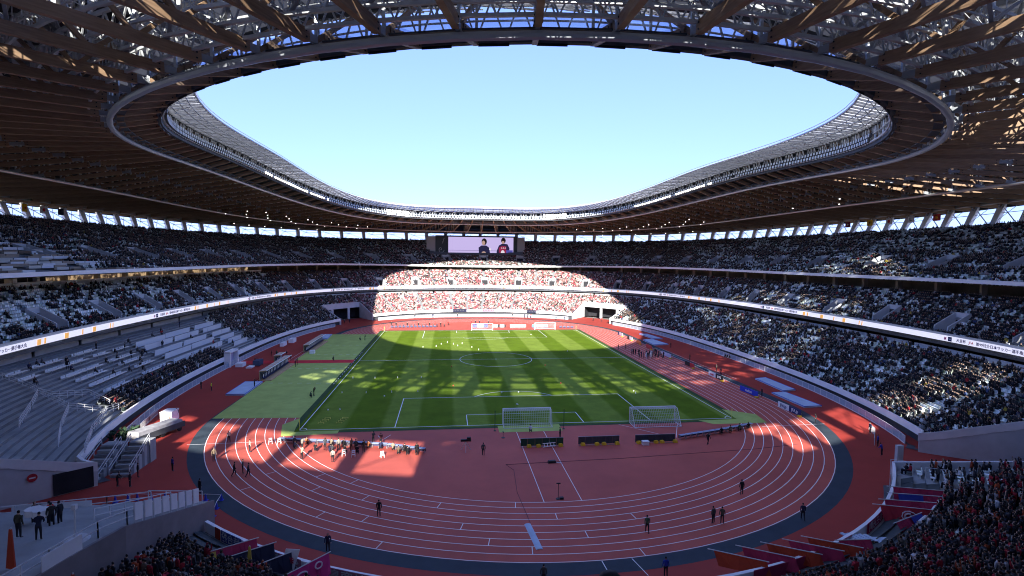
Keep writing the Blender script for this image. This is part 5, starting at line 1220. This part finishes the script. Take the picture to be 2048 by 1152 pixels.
# stair units, sign, black gate opening and cloth on the gate wall
for i, (x, y) in enumerate([(-52.6, -64.6), (-49.9, -63.6)]):
    t_ = thing('stair_unit', ('outer steel stair down from the left stand to the track', 'inner steel stair beside the plant pile at the left stand end')[i], 'stairs', (x, y, 0), 0, 'steel stairs at the left stand end')
    for k in range(8): b = MB(); b.box((0, -k*.55, (2.75-k*.34)/2), (2.0, .55, 2.75-k*.34)); b.obj('step', concrete if k % 2 else riser, t_)
    for s in (-1, 1): rail([(s*1.08, .25, 2.75), (s*1.08, -4.1, .3)], 'stair_rail', t_, 1.0)
    b = MB(); b.box((0, .9, 1.38), (2.2, 1.3, 2.76)); b.obj('landing', concrete, t_)
JW = [j for j in edges]
def wall_cloth(jj, label, s):
    F = ring('para', THE)[jj]; pts = [F]+[XY[i][jj] for i in range(1, 13)]; zs = [F[2]]+[Z[i][jj]+.9 for i in range(1, 13)]; t_ = thing('wall_cloth', label, 'cloth')
    tv = (XY[0][(jj+1) % NC]-XY[0][jj-1]); tv = tv/np.linalg.norm(tv)*s*.40
    for a in range(0, 12, 3):
        b = MB()
        for c in range(a, a+3):
            p, q = pts[c]+tv, pts[c+1]+tv; k = .08*math.sin(c*1.9); tk = tv*.12
            b.hexa([(p[0], p[1], zs[c]-1.0+k), (q[0], q[1], zs[c+1]-1.0-k), (q[0]+tk[0], q[1]+tk[1], zs[c+1]-1.0-k), (p[0]+tk[0], p[1]+tk[1], zs[c]-1.0+k)], [(p[0], p[1], zs[c]+.05), (q[0], q[1], zs[c+1]+.05), (q[0]+tk[0], q[1]+tk[1], zs[c+1]+.05), (p[0]+tk[0], p[1]+tk[1], zs[c]+.05)])
        b.obj('cloth_length', wcl, t_)
jl = [j for j in range(NC) if nogate[j-1] and not nogate[j] and PF[j, 0] < 0 and PF[j, 1] < 0][0]
wall_cloth(jl, 'white cloth draped along the top of the left gate wall', 1)
jr = [j for j in range(NC) if not nogate[j-1] and nogate[j] and PF[j, 0] > 45 and PF[j, 1] < 0][0]
wall_cloth(jr, 'white cloth draped along the top of the right gate wall', -1)
def on_wall(jj, t, z, s, o_):
    p, q = XY[0][jj], XY[12][jj]; c = p+(q-p)*t; tv = (XY[0][(jj+1) % NC]-XY[0][jj-1]); tv = tv/np.linalg.norm(tv)*s; return np.array([c[0]+tv[0]*o_, c[1]+tv[1]*o_, z]), math.atan2(q[1]-p[1], q[0]-p[0])
c, a = on_wall(jl, .12, 1.25, 1, .42); b = MB(); b.box(c, (3.4, .12, 2.3), a); tag(b.obj('gate_shade_panel', dark), 'dark panel painted as the shade of the gate opening in the left gate wall', 'screen')  # solid dark box, its colour stands for the shade in the opening
c, a = on_wall(jl, .42, 2.6, 1, .42); t_ = thing('no_entry_sign', 'round red no entry sign on the left gate wall', 'sign', tuple(c), a)
b = MB(); b.tube([(0, -.03, 0), (0, .05, 0)], .42, 20); b.obj('disc', mat('sign_red', (.45, .03, .04), .6), t_); b = MB(); b.box((0, .055, 0), (.5, .03, .14)); b.box((0, -.04, 0), (.5, .03, .14)); b.obj('bar', wht, t_)
# blue cones with chain between ramp and track
cb = MB(); cb.box((0, 0, .03), (.42, .42, .06)); cb.cone((0, 0, .06), .17, .05, .64, 10); cb.cone((0, 0, .3), .125, .1, .12, 10, mi=1); cm = cb.mesh('traffic_cone', [blue, wht])
CP = [(-46.5, -74.3), (-45.4, -74.1), (-44.6, -73.9), (-43.2, -74), (-41.8, -74.1), (-39.6, -74.4), (-37.5, -74.7), (-35.9, -74.8), (-35.6, -76.7), (-35.2, -78.4)]
for x, y in CP: tag(link('traffic_cone', cm, None, (x, y, 0)), 'blue and white traffic cone linked by chain in front of the ramp', 'cone', 'blue cones in front of the ramp')
b = MB(); b.tube([(x, y, .7-(.08 if i % 2 else 0)) for i, (x, y) in enumerate(CP)], .025, 5); tag(b.obj('chain', wht), 'white chain strung between the blue cones', 'chain')
# railings of the bare left stand
LT = lambda x, y: (x, y, on_lower(y, np.clip((math.hypot(0, abs(x)-63.4+.0)/18), 0, .98))[2])
for pts in ([(-75.4, -49.7, 7.6), (-71.9, -49.8, 6.2), (-70, -50.8, 5.6), (-68.5, -50.5, 5.0), (-66.7, -45.6, 4.0)], [(-70, -50.8, 5.6), (-65, -52.5, 3.8), (-61.8, -49.5, 2.4), (-61.8, -47, 2.2)], [(-70, -50.8, 5.6), (-66.5, -57, 5.4), (-62.5, -64.5, 5.2)], [(-65, -52.5, 3.8), (-61.0, -60, 3.6), (-57.0, -66.5, 3.4)], [(-61.8, -49.5, 2.4), (-58.6, -58, 2.4), (-54.8, -65.6, 2.3)], [(-66.7, -45.6, 4.0), (-63.4, -46.4, 2.6)]):
    rail(pts, 'handrail', stand, 1.05, steel_w, .9, (.35, .68, 1.))
# ------------------------------------------------------------------ near stand front: banners, tarps, laid flags
NP = ring_path('para', -.34)
def hang(x0, x1, m, label, txt=None, top=.12, bot=-.85, tm=None):
    P, Ls = NP; sel = P[:, 1] < 0; i0 = np.where(sel)[0][np.argmin(np.abs(P[sel, 0]-x0))]; i1 = np.where(sel)[0][np.argmin(np.abs(P[sel, 0]-x1))]; s0, s1 = Ls[i0], Ls[i1]
    t_ = thing('hung_banner', label, 'banner', (0, 0, 0), 0, 'banners along the near stand front'); wd = abs(s1-s0); k = max(2, int(wd/.6)); b = MB(); at_ = lambda s: np.array([np.interp(s, Ls, P[:, q]) for q in range(3)])
    for i in range(k):
        p, q = at_(s0+(s1-s0)*i/k), at_(s0+(s1-s0)*(i+1)/k); nv = np.array([0, -.02, 0]); b.hexa([p+[0, 0, bot], q+[0, 0, bot], q+nv+[0, 0, bot], p+nv+[0, 0, bot]], [p+[0, 0, top], q+[0, 0, top], q+nv+[0, 0, top], p+nv+[0, 0, top]])
    b.obj('cloth', m, t_)
    if txt:
        me = text_mesh(txt, .82, tm or wht, .014); sc = wd*.9/max(.2, 2*max(v.co.x for v in me.vertices))
        for v in me.vertices: v.co.x *= min(sc, 1.6); v.co.z = -.05-abs(v.co.z)
        link('lettering', bend(me, NP, (s0+s1)/2, (top+bot)/2), t_)
pinkc = mat('pink_cloth', (.45, .20, .26), .8, var=.1); bluec = mat('faded_blue_cloth', (.12, .13, .34), .8, var=.15); orc = mat('orange_red_cloth', (.42, .05, .02), .8, var=.1); crim = mat('crimson_cloth', (.40, .03, .09), .8, var=.12); navc = mat('navy_flag_cloth', (.015, .018, .045), .8, var=.2); blc = mat('royal_blue_cloth', (.03, .05, .32), .8, var=.15); ylc = mat('yellow_cloth', (.6, .45, .08), .8); mag = mat('magenta_cloth', (.5, .03, .18), .8, var=.1)
hang(-31.4, -30.7, orc, 'plain red cloth at the left end of the near stand front'); hang(-30.6, -28.4, bluec, 'blue banner with three large white characters on the near stand front', '特台投'); hang(-27.4, -26.3, bluec, 'short blue banner with white lettering behind the navy flag', '命')
hang(-26.1, -22.9, pinkc, 'pink banner with white characters left of the red flag', '結勝鹿必'); hang(-21.0, -15.5, pinkc, 'long pink banner with white characters at the bottom of view', '結勝必鹿島'); hang(-14.5, -9, pinkc, 'pale pink banner with white characters toward the centre of the near stand', '魂一心')
hang(15.4, 17.2, orc, 'plain orange red cloth on the right part of the near stand front'); hang(17.3, 20.6, pinkc, 'pink banner with three white character blocks on the right near front', '鬪 優 鹿'); hang(23.4, 28.6, crim, 'crimson banner with tall white characters on the right near corner front', '戸 勝ル三必剛'); hang(9.5, 15.2, crim, 'crimson cloth along the near stand front right of the centre')
FP_ = ring_path('para', .05)
for i, (x0, wd) in enumerate([(-34, 5), (-27, 3.4), (-21, 4.6), (-15, 3), (-10, 6), (-2, 2.6), (3, 5.4), (12, 3), (17, 4.4), (23, 4), (29, 4.6), (35, 3)]):
    P_, L_ = FP_; s0 = s_near(FP_, x0, 97); t_ = thing('far_banner', f'white supporter banner hung along the far stand front, {("first", "second", "third", "fourth", "fifth", "sixth", "seventh", "eighth", "ninth", "tenth", "eleventh", "twelfth")[i]} from the left', 'banner', (0, 0, 0), 0, 'white banners along the far stand front')
    b = MB(); k = 4
    for q_ in range(k): b.hexa([(wd*q_/k, -1.0, .02), (wd*(q_+1)/k, -1.0, .02), (wd*(q_+1)/k, -1.0, .05), (wd*q_/k, -1.0, .05)], [(wd*q_/k, .25, .02), (wd*(q_+1)/k, .25, .02), (wd*(q_+1)/k, .25, .05), (wd*q_/k, .25, .05)])
    link('cloth', bend(b.mesh('cloth', (wcl, pinkc, wcl, wcl, navc)[i % 5] if i in (6, 4, 9) else wcl), FP_, s0, 0), t_)
    b = MB()
    for q_ in range(int(wd*1.3)): b.q((.3+q_*.7, -.65, .07), (.55+q_*.7, -.65, .07), (.6+q_*.7, -.05, .07), (.35+q_*.7, -.05, .07))
    link('mark', bend(b.mesh('mark', darkgrey), FP_, s0, 0), t_)
for x0, x1, side in ((-33.8, -8, 'left'), (8, 36.5, 'right')):
    t_ = thing('seat_tarp', f'dark grey sheet covering the front rows of the near stand on the {side}', 'tarp', (0, 0, 0), 0, 'dark sheets over the front rows'); thn = np.linspace(R(180), R(360), 1200)
    for i in range(3):
        P0, P1 = ring(lerp_ring('low_f', 'low_r', i/22), thn), ring(lerp_ring('low_f', 'low_r', (i+1)/22), thn); zz = ring(lerp_ring('low_f', 'low_r', i/21), thn)[:, 2]; b = MB(); idx = [k for k in range(0, 1200, 8) if x0 < P0[k, 0] < x1 and P0[k, 1] < 0]
        for k, e in zip(idx[:-1], idx[1:]):
            h0 = .34+.05*math.sin(k); q = [np.array([P0[k, 0], P0[k, 1], zz[k]+.1]), np.array([P0[e, 0], P0[e, 1], zz[e]+.1]), np.array([P1[e, 0], P1[e, 1], zz[e]+h0+.25]), np.array([P1[k, 0], P1[k, 1], zz[k]+h0+.25])]; b.hexa(q, [x+np.array([0, 0, .03]) for x in q])
        b.obj('sheet_length', mat('tarp_grey', (.045, .055, .058), .75, var=.25, scale=2), t_)
def laid(p, q, drop, m, label, lean=(0, -.3), deco=None, patch=None):
    """flag hanging from a pole laid across the front rows"""
    p = np.array(p, float); q = np.array(q, float); t_ = thing('laid_flag', label, 'flag', (0, 0, 0), 0, 'flags on poles across the near stand front'); b = MB(); d = (q-p); b.tube([p-d*.12, q+d*.05], .035, 6); b.obj('pole', steel_w, t_)
    k = 8; L_ = np.linalg.norm(d); dn = np.array([lean[0], lean[1], -drop]); nv = np.cross(d/L_, dn/np.linalg.norm(dn)); wv = lambda i, v: nv*.10*math.sin(i*1.7)*v; b = MB(); o_ = nv*.02
    for i in range(k):
        a, c = p+d*i/k, p+d*(i+1)/k; b.hexa([a+dn+wv(i, 1), c+dn+wv(i+1, 1), c+dn+wv(i+1, 1)+o_, a+dn+wv(i, 1)+o_], [a, c, c+o_, a+o_])
    b.obj('cloth', m, t_)
    side = -1 if np.dot(nv, CAM-(p+q)/2) < 0 else 1
    pt = lambda u, v: p+d*u+dn*v+nv*side*.14
    if patch:
        for (u0, v0, u1, v1, pm) in patch: b = MB(); b.hexa([pt(u0, v1), pt(u1, v1), pt(u1, v1)+o_, pt(u0, v1)+o_], [pt(u0, v0), pt(u1, v0), pt(u1, v0)+o_, pt(u0, v0)+o_]); b.obj('patch', pm, t_)
    if deco:
        b = MB()
        for (cu, cv, ru, rv, a0, a1, tw) in deco:
            b.tube([pt(cu+ru*(1-.5*tw*f)*math.cos(R(a0+(a1-a0)*f)), cv+rv*(1-.5*tw*f)*math.sin(R(a0+(a1-a0)*f))) for f in np.linspace(0, 1, 22)], .055, 5)
        b.obj('emblem', pinkw, t_)
pinkw = mat('pale_pink_print', (.70, .58, .66), .8)
laid((30.5, -87.4, 4.2), (34.6, -89.0, 4.3), 1.0, crim, 'crimson flag on a pole, farthest of the row by the right steel frames', (-.2, -.5)); laid((29.5, -88.5, 4.1), (33.6, -89.9, 4.2), 1.0, crim, 'crimson flag with a royal blue half, second of the row on the right', (-.2, -.5), None, ((.08, .05, .55, .95, blc),))
laid((27.6, -89.6, 4.1), (31.7, -90.9, 4.2), .9, crim, 'plain crimson flag, third of the row on the right', (-.2, -.5)); laid((26.3, -90.5, 4.1), (30.9, -92.4, 4.2), 1.7, mat('bright_red_cloth', (.45, .035, .06), .8, var=.1), 'red flag with a swirling pale rose emblem on the right near front', (.1, -.7), ((.42, .45, .15, .34, 0, 640, .9), (.40, .42, .06, .14, 90, 500, .6), (.70, .55, .10, .24, -150, 160, .2), (.56, .80, .16, .12, 180, 400, .2), (.25, .75, .08, .16, 60, 330, .3)))
laid((25.4, -93.2, 3.9), (28.8, -92.1, 4.0), .8, crim, 'red and blue flag crossed below the rose flag', (.2, -.6), None, ((.52, .05, .95, .9, blc),)); laid((18.4, -95.3, 3.9), (20.9, -95.6, 4.0), .8, crim, 'short crimson flag below the white character banner', (0, -.6))
for i, xx in enumerate((16.2, 14.4, 12.4, 10.2, 7.8)): laid((xx, -94.6-.25*i, 3.9), (xx+3.0, -96.6-.25*i, 4.0), .9, crim if i % 2 else orc, f'red flag on a white pole at the bottom of view, {("first", "second", "third", "fourth", "last")[i]} from the right', (.1, -.6))
laid((-29.6, -92.8, 4.3), (-26.7, -91.1, 4.3), .9, crim, 'crimson flag with a yellow corner on the left near front', (.3, -.5), None, ((.0, .1, .18, .95, ylc),)); laid((-28.4, -93.9, 4.3), (-25.2, -91.9, 4.3), 1.1, navc, 'navy flag on a white pole behind the crimson one', (.3, -.5)); laid((-26.0, -95.2, 4.3), (-23.4, -93.2, 4.3), 1.0, navc, 'navy flag with a red end and yellow spot, lowest on the left', (.3, -.5), None, ((.0, .05, .3, .95, crim), (.36, .6, .48, .95, ylc))); laid((-22.9, -96.6, 4.6), (-20.7, -94.2, 4.6), 1.3, mag, 'bright red and magenta flag held up at the bottom left', (.3, -.5), ((.3, .35, .12, .12, 0, 360, 0), (.7, .3, .08, .14, 0, 360, 0)))
t_ = thing('text_flag', 'small white flag with red characters beside the navy flag', 'flag'); b = MB(); b.hexa([(-24.3, -93.4, 3.2), (-23.2, -93.9, 3.3), (-23.2, -93.95, 3.3), (-24.3, -93.45, 3.2)], [(-24.0, -93.0, 4.4), (-22.9, -93.4, 4.5), (-22.9, -93.45, 4.5), (-24.0, -93.05, 4.4)]); b.obj('cloth', wcl, t_)
me = text_mesh('関志', .42, mat('red_print', (.5, .03, .06), .7), .01); o = link('lettering', me, t_, (-23.6, -93.62, 3.85)); o.rotation_euler = (1.3, 0, -.45)
for i, (x, y, h) in enumerate([(-36.4, -100.5, 2.2), (-33.0, -101, 2.2), (-31.9, -97.0, 2.4), (-28.4, -96.4, 2.4), (-27.6, -96.9, 2.6), (-25.9, -94.8, 2.4)]):
    t_ = thing('furled_flag', f'furled red supporter flag held upright, {("at the ramp edge", "against the ramp wall", "right of the ramp wall", "left of a close pair", "right of a close pair", "with yellow trim beside the navy flag")[i]}', 'flag', (x, y, on_lower(-70, .1)[2]+.6 if i > 1 else (8.0 if i == 0 else 5.5))); b = MB(); b.tube([(0, 0, 0), (.05, 0, h+.4)], .03, 5); b.obj('pole', steel_w, t_)
    b = MB(); b.hexa([(-.25, -.06, h-1.9), (.2, -.05, h-2.0), (.2, .06, h-2.0), (-.25, .05, h-1.9)], [(-.04, -.03, h+.3), (.1, -.03, h+.3), (.1, .03, h+.3), (-.04, .03, h+.3)]); b.obj('cloth', orc if i != 5 else ylc, t_)
for i, (p, q) in enumerate([((33.0, -89.9, 3.9), (30.2, -91.8, 3.9)), ((29.0, -92.4, 3.8), (27.6, -93.2, 3.8)), ((22.0, -96.4, 3.6), (20.6, -97.0, 3.6)), ((39.9, -83.9, 4.4), (38.6, -85.6, 3.6))]):
    b = MB(); p, q = np.array(p), np.array(q); b.tube([p, p+(q-p)*.3, p+(q-p)*.7, q], .14, 8); tag(b.obj('rolled_banner', wcl), ('long rolled white banner along the crowd edge below the rose flag', 'short rolled white banner beside the blue flag', 'rolled white banner at the bottom right front', 'upright roll of white banner at the corner of the right near seats')[i], 'banner')
# right corner: grey post and steel frames, barrier
t_ = thing('gate_post', 'tall grey gate post on the red apron before the right gate', 'post', (39.7, -78.4, 0)); b = MB(); b.box((0, 0, 2.4), (.75, .4, 4.6)); b.obj('shaft', concrete_l, t_); b = MB(); b.box((0, 0, .08), (1.1, .8, .16)); b.obj('foot', darkgrey, t_)
for i, (x, y) in enumerate([(36.6, -82.0), (38.4, -84.4)]):
    t_ = thing('steel_frame', ('thin steel barrier frame beside the pile of flags', 'second thin steel barrier frame nearer the right seats')[i], 'frame', (x, y, 0), -.5, 'steel frames by the right corner'); b = MB(); b.tube([(-1.0, 0, 0), (-1.0, 0, 4.4), (1.0, 0, 4.4), (1.0, 0, 0)], .04, 6); b.obj('hoop', steel_w, t_); b = MB(); b.beam((-1, 0, 2.8), (1, 0, 2.8), .05, .05); b.obj('cross_bar', steel_w, t_)
for i in range(5): pass
t_ = thing('spare_seats', 'pale blue folded screens stacked on the dark sheet at the right', 'screens', (21.6, -94.2, 2.9), -.25)
for i in range(5): b = MB(); b.box((-1.3+i*.45, 0, .45), (.36, 1.1, .06), .5); b.obj('screen', padm, t_)
b = MB(); b.box((1.6, -.3, .42), (1.7, 1.2, .05), .1); b.obj('sheet', padm, t_)
for pts, lab in (([(47.6, -66.2), (49.4, -64.2), (51.2, -62.2), (52.2, -60.0)], 'row of pale metal crowd barriers at the foot of the right stand'), ([(-56.8, -50.5), (-57.8, -46.5), (-58.6, -42.5)], 'row of white metal barriers along the left fence')):
    t_ = thing('crowd_barrier', lab, 'barrier')
    for p, q in zip(pts[:-1], pts[1:]):
        b = MB(); p, q = np.array([*p, 0.]), np.array([*q, 0.]); k = 8
        for f in (.15, 1.05): b.beam(p+[0, 0, f], q+[0, 0, f], .05, .05)
        for i in range(k+1): r_ = p+(q-p)*i/k; b.beam(r_, r_+[0, 0, 1.05], .05, .05, upv=(1, 0, 0))
        b.obj('panel', steel_w, t_)
# ------------------------------------------------------------------ people on the field
BK, NV, GR, DG, RD, BL, WH, TN, YL, GN = (.012, .012, .014), (.015, .02, .06), (.20, .20, .21), (.05, .05, .055), (.4, .03, .03), (.02, .04, .35), (.65, .65, .66), (.30, .24, .16), (.65, .70, .05), (.05, .10, .06)
F_ = [(-7.6, -65.0, 'stand', 1.5, DG, 'person in dark grey standing alone on the track left of the board backs'), (-19.0, -80.1, 'stand', 1.7, BK, 'person in black standing on the near bend lanes left of centre'), (6.5, -85.8, 'walk', 1.4, GN, 'person in black with a green bib walking in the outer lanes of the near bend'),
 (-22.6, -86.0, 'stand', -1.4, NV, 'person in navy standing on the kerb band above the red flag'), (-4.7, -92.6, 'stand', 1.5, DG, 'person in dark grey at the bottom edge near the track lines'), (5.4, -92.6, 'stand', 1.5, BL, 'person in blue at the bottom edge right of centre'), (0.0, -56.6, 'crouch', 1.5, WH, 'photographer in white bib crouching behind the near goal net'), (3.8, -59.6, 'stand', 2.6, DG, 'person with bare arms standing behind the near goal by the dark board'),
 (-22.4, -59.3, 'camera', 1.4, DG, 'photographer in grey standing up behind the table row'), (-21.3, -60.1, 'camera', 1.3, (.10, .03, .03), 'photographer in dark red standing next to the one in grey'), (-16.2, -64.2, 'stand', 1.5, BK, 'person in black standing at the right end of the table row'), (-26.5, -65.5, 'stand', 1.4, (.40, .33, .28), 'person in pale coat standing in the sun behind the table row'), (-30.6, -64.1, 'lean', 1.2, (.30, .27, .20), 'person in beige walking with a long shadow in the sunlit lanes'),
 (24.0, -63.8, 'walk', .4, BK, 'person in black jacket walking below the right photographers row'), (20.0, -79.1, 'stand', 1.6, BK, 'person in black standing on the near bend right of centre'), (13.7, -84.7, 'stand', 1.9, DG, 'person on the left of a pair standing in the outer lanes'), (14.5, -84.9, 'stand', 1.3, (.06, .065, .05), 'person on the right of a pair standing in the outer lanes'), (23.0, -85.0, 'walk', 1.2, NV, 'person in navy on the kerb band of the near right bend'),
 (45.4, -69.9, 'lean', 2.0, BL, 'steward in bright blue bending in the right sun patch'), (47.6, -66.8, 'stand', 2.2, BL, 'steward in bright blue standing behind the bending one'), (46.0, -56.4, 'stand', 2.5, DG, 'person in grey on the kerb band below the JFA.jp board'), (40.2, -77.6, 'stand', 2.2, BK, 'person in black standing against the grey gate post'), (51.0, -61.6, 'stand', 3, NV, 'person in navy by the metal barriers under the right stand'),
 (-41.3, -63.6, 'stand', -.8, (.25, .18, .12), 'person in tan coat on the left end of the near bend'), (-42.1, -57.0, 'walk', -1, (.45, .40, .36), 'person in pale clothes walking in the orange sun patch'), (-38.0, -60.9, 'stand', .6, (.42, .36, .30), 'person in cream standing with a shadow in the sunlit lanes'), (-37.0, -68.6, 'walk', .3, BK, 'person in black walking at the left of a trio on the near bend'), (-36.3, -67.9, 'stand', .4, (.08, .08, .09), 'person in the middle of a trio on the near bend'), (-35.3, -69.0, 'walk', .2, DG, 'person striding at the right of a trio on the near bend'),
 (-44.8, -66.4, 'stand', .8, (.03, .03, .22), 'person in blue sweater standing on the red apron before the stairs'), (-47.8, -67.9, 'stand', .5, BK, 'person in black standing on the apron by the stair unit'), (-48.6, -70.3, 'lean', .2, BK, 'person in black bending in front of the gate wall'), (-47.2, -70.5, 'stand', .2, BK, 'person in dark clothes facing the stairs by the gate wall'), (-38.8, -73.1, 'stand', .9, BK, 'person in black standing beyond the blue cones'), (-54.6, -44.9, 'stand', -1, NV, 'person in navy walking by the white box on the left apron'), (-53.3, -49.7, 'walk', -1, WH, 'person in white jacket in the sun near the covered trailer'),
 (-59.2, -26.2, 'stand', 0, BK, 'person in black by the left fence beside the steward'), (-56.8, -27.5, 'stand', .3, YL, 'steward in bright yellow vest on the left apron'), (-49.6, -25.8, 'stand', .5, DG, 'person standing on the pale blue pit cover on the left'), (-37.1, -34.1, 'crouch', .6, GN, 'camera assistant crouching on the artificial turf'), (-36.7, -33.0, 'camera', .6, BK, 'camera operator in black standing on the artificial turf'), (-47.4, -6.2, 'stand', .4, BK, 'person in black in front of the near team bench'), (-47.7, -3.6, 'stand', .4, NV, 'person in navy where the bench meets the red carpet'),
 (-50.4, .9, 'stand', .3, BK, 'person in black on the red carpet by the officials bench'), (-51.6, 1.4, 'stand', -2, DG, 'person in dark grey on the carpet behind the officials bench'), (-40.4, .6, 'crouch', .5, BK, 'person kneeling on the red carpet toward the pitch'), (-56.7, 6.7, 'stand', .3, BK, 'person in black beyond the carpet near the left fence'), (-55.4, 6.4, 'stand', 1.2, GN, 'person in green bib beyond the carpet on the left apron'), (-53.1, 6.4, 'lean', .2, BK, 'person in black leaning over beyond the officials bench'), (-57.6, -2.4, 'stand', .3, BK, 'person in black standing beside the grey cart'),
 (-37.5, 32.3, 'camera', .4, BK, 'camera operator far up the artificial turf'), (-39.1, 32.4, 'crouch', .4, GN, 'assistant crouching far up the artificial turf'), (36.1, 11.3, 'stand', 3, BK, 'person in black on the right track edge beyond the halfway line'), (38.6, 12.2, 'stand', 3, BK, 'second person in black on the right track beyond the halfway line'), (47.2, -40.1, 'stand', 2.8, BK, 'person in black standing behind the blue molten board'), (50.0, -17.9, 'stand', 3, TN, 'person in tan behind the meiji board'), (49.0, -21.7, 'walk', 3, DG, 'person in grey walking behind the meiji board'), (52.7, 13.4, 'stand', 3, BK, 'person in black beyond the bleached pit cover'), (49.8, -4.8, 'stand', 3, BK, 'person in black near the photographers on the right apron'),
 (61.0, -2.3, 'crouch', 3, BK, 'first of three people sitting against the right fence'), (61.1, -3.2, 'crouch', 3, BK, 'second of three people sitting against the right fence'), (61.2, -4.1, 'crouch', 3, BK, 'third of three people sitting against the right fence')]
for x, y, po, rz, c, lab in F_: person(po, (x, y, .02), rz, c, lab)
lab_n = 0
for i in range(26):                                                     # press huddle at the right touchline
    x, y = 37.2+rng.random()*7.6, 4.2-rng.random()*6.2
    person(('camera', 'stand', 'crouch', 'stand')[i % 4], (x, y, .02), 3.14+rng.normal(0, .4), (BK, DG, BK, NV, GR, BK, WH)[i % 7], 'press photographer in the packed huddle at the right touchline near halfway', 'press huddle by the right touchline')
for i, (x, y) in enumerate([(40.6, -1.0), (41.6, -1.4)]):
    b = MB(); b.tube([(0, 0, 1.0), (.12, 0, 1.0)], .62, 16); b.beam((0.06, 0, 0), (.06, 0, .6), .06, .06, upv=(1, 0, 0)); o = tag(b.obj('reflector', wht), 'round white reflector held up in the press huddle, '+('left one' if i == 0 else 'right one'), 'reflector'); o.location = (x-1.2, y-.8, .02); o.rotation_euler = (0, 0, 2.4)
for i, (x, y, a) in enumerate(poly_pts(LP, 1.75)):
    if i in (0, 3): continue
    person('crouch', (x-.1, y-.75, .0), 1.45+rng.normal(0, .2), (BK, DG, (.35, .12, .05), NV, (.25, .2, .14))[i % 5], 'photographer sitting behind the table row left of the near goal', 'photographers behind the left table row')
for i, (x, y, po) in enumerate([(-29.6, -61.6, 'crouch'), (-28.4, -61.2, 'camera'), (-27.6, -62.3, 'crouch'), (-26.6, -61.4, 'stand'), (-25.7, -62.6, 'crouch'), (-24.9, -61.8, 'camera'), (-24.0, -63.0, 'crouch'), (-27.0, -63.6, 'lean'), (-32.6, -60.4, 'crouch'), (-31.4, -60.9, 'camera'), (-23.2, -62.4, 'stand'), (-18.6, -63.6, 'crouch'), (-17.4, -64.0, 'crouch')]):
    person(po, (x, y, 0), 1.5+rng.normal(0, .3), (BK, DG, NV, (.28, .26, .22), BK, (.16, .12, .08))[i % 6], 'photographer in the dense group behind the left table row', 'photographers behind the left table row')
for i, (x, y, a) in enumerate([p for k, p in enumerate(poly_pts([(27, -59.7), (34.9, -57.0)], 1.9))]):
    person('crouch', (x+.2, y-.75, 0), 1.6, (BK, DG, GN, BK, NV)[i % 5], 'photographer sitting behind the table row right of the board backs', 'photographers behind the right table row')
for i in range(14):
    x = -31+i*1.35; person('crouch' if i % 3 else 'stand', (x, 63.2, 0), -1.57, (BK, DG, NV)[i % 3], 'photographer behind the table row at the far goal line', 'photographers at the far goal line')
for i, (x, y) in enumerate([(-26, 92), (-18.5, 93.6), (-8, 95), (-3.2, 68.5), (-1.6, 69), (0, 69.2), (3.5, 69), (-12, 67.5), (16, 94.5), (21, 92), (22.3, 91.5), (23.6, 91), (33, 83), (36.5, 82), (48, 79), (51, 77), (-33, 66), (-50, 76), (-51.5, 74)]):
    person('stand', (x, y, 0), -1.5, (BK, NV, DG, RD)[i % 4], 'person standing on the sunlit red apron at the far end', 'people along the far apron')
for y, lp, c in [(-38.5, .70, BK), (-39.0, .66, NV), (-37.5, .74, BK), (-36, .54, BK), (-33.9, .44, BK), (-30.4, .61, BK), (-27, .61, DG), (-47.7, .67, BK), (-44, .83, NV), (-41.5, .86, BK), (-40.2, .86, DG), (-26.5, .83, BK), (-24.8, .7, BK), (-23.2, .58, BK), (-22, .5, BK), (-21.3, .7, DG), (-29, .5, BK), (-30, .4, BK), (-27.6, .33, BK), (-26.2, .4, BK), (-24, .46, DG), (-19.8, .62, BK), (-19, .56, NV), (-9, .78, BK), (-5, .78, RD), (-3.2, .84, BK), (6, .86, NV), (-17, .8, BK), (3.2, .33, BK), (9, .2, BK), (18, .06, BK), (18.8, .06, BK), (-15, .4, BK), (-12, .56, BK), (0, .55, BK), (2, .3, RD)]:
    x, y, z = on_lower(y, lp); person('sit' if rng.random() < .6 else 'stand', (x, y, z), rng.normal(0, .4), c, 'press member in dark clothes among the white desks of the left stand', 'press members on the left stand')
person('stand', (-31.7, -91.9, on_lower(-70, .1)[2]+.5), .9, (.62, .45, .04), 'supporter in bright yellow jacket standing by the ramp wall')
person('stand', (-11.3, -128.9, 22.15), 1.57, BK, 'dark haired spectator right below the viewer, only the head in view')
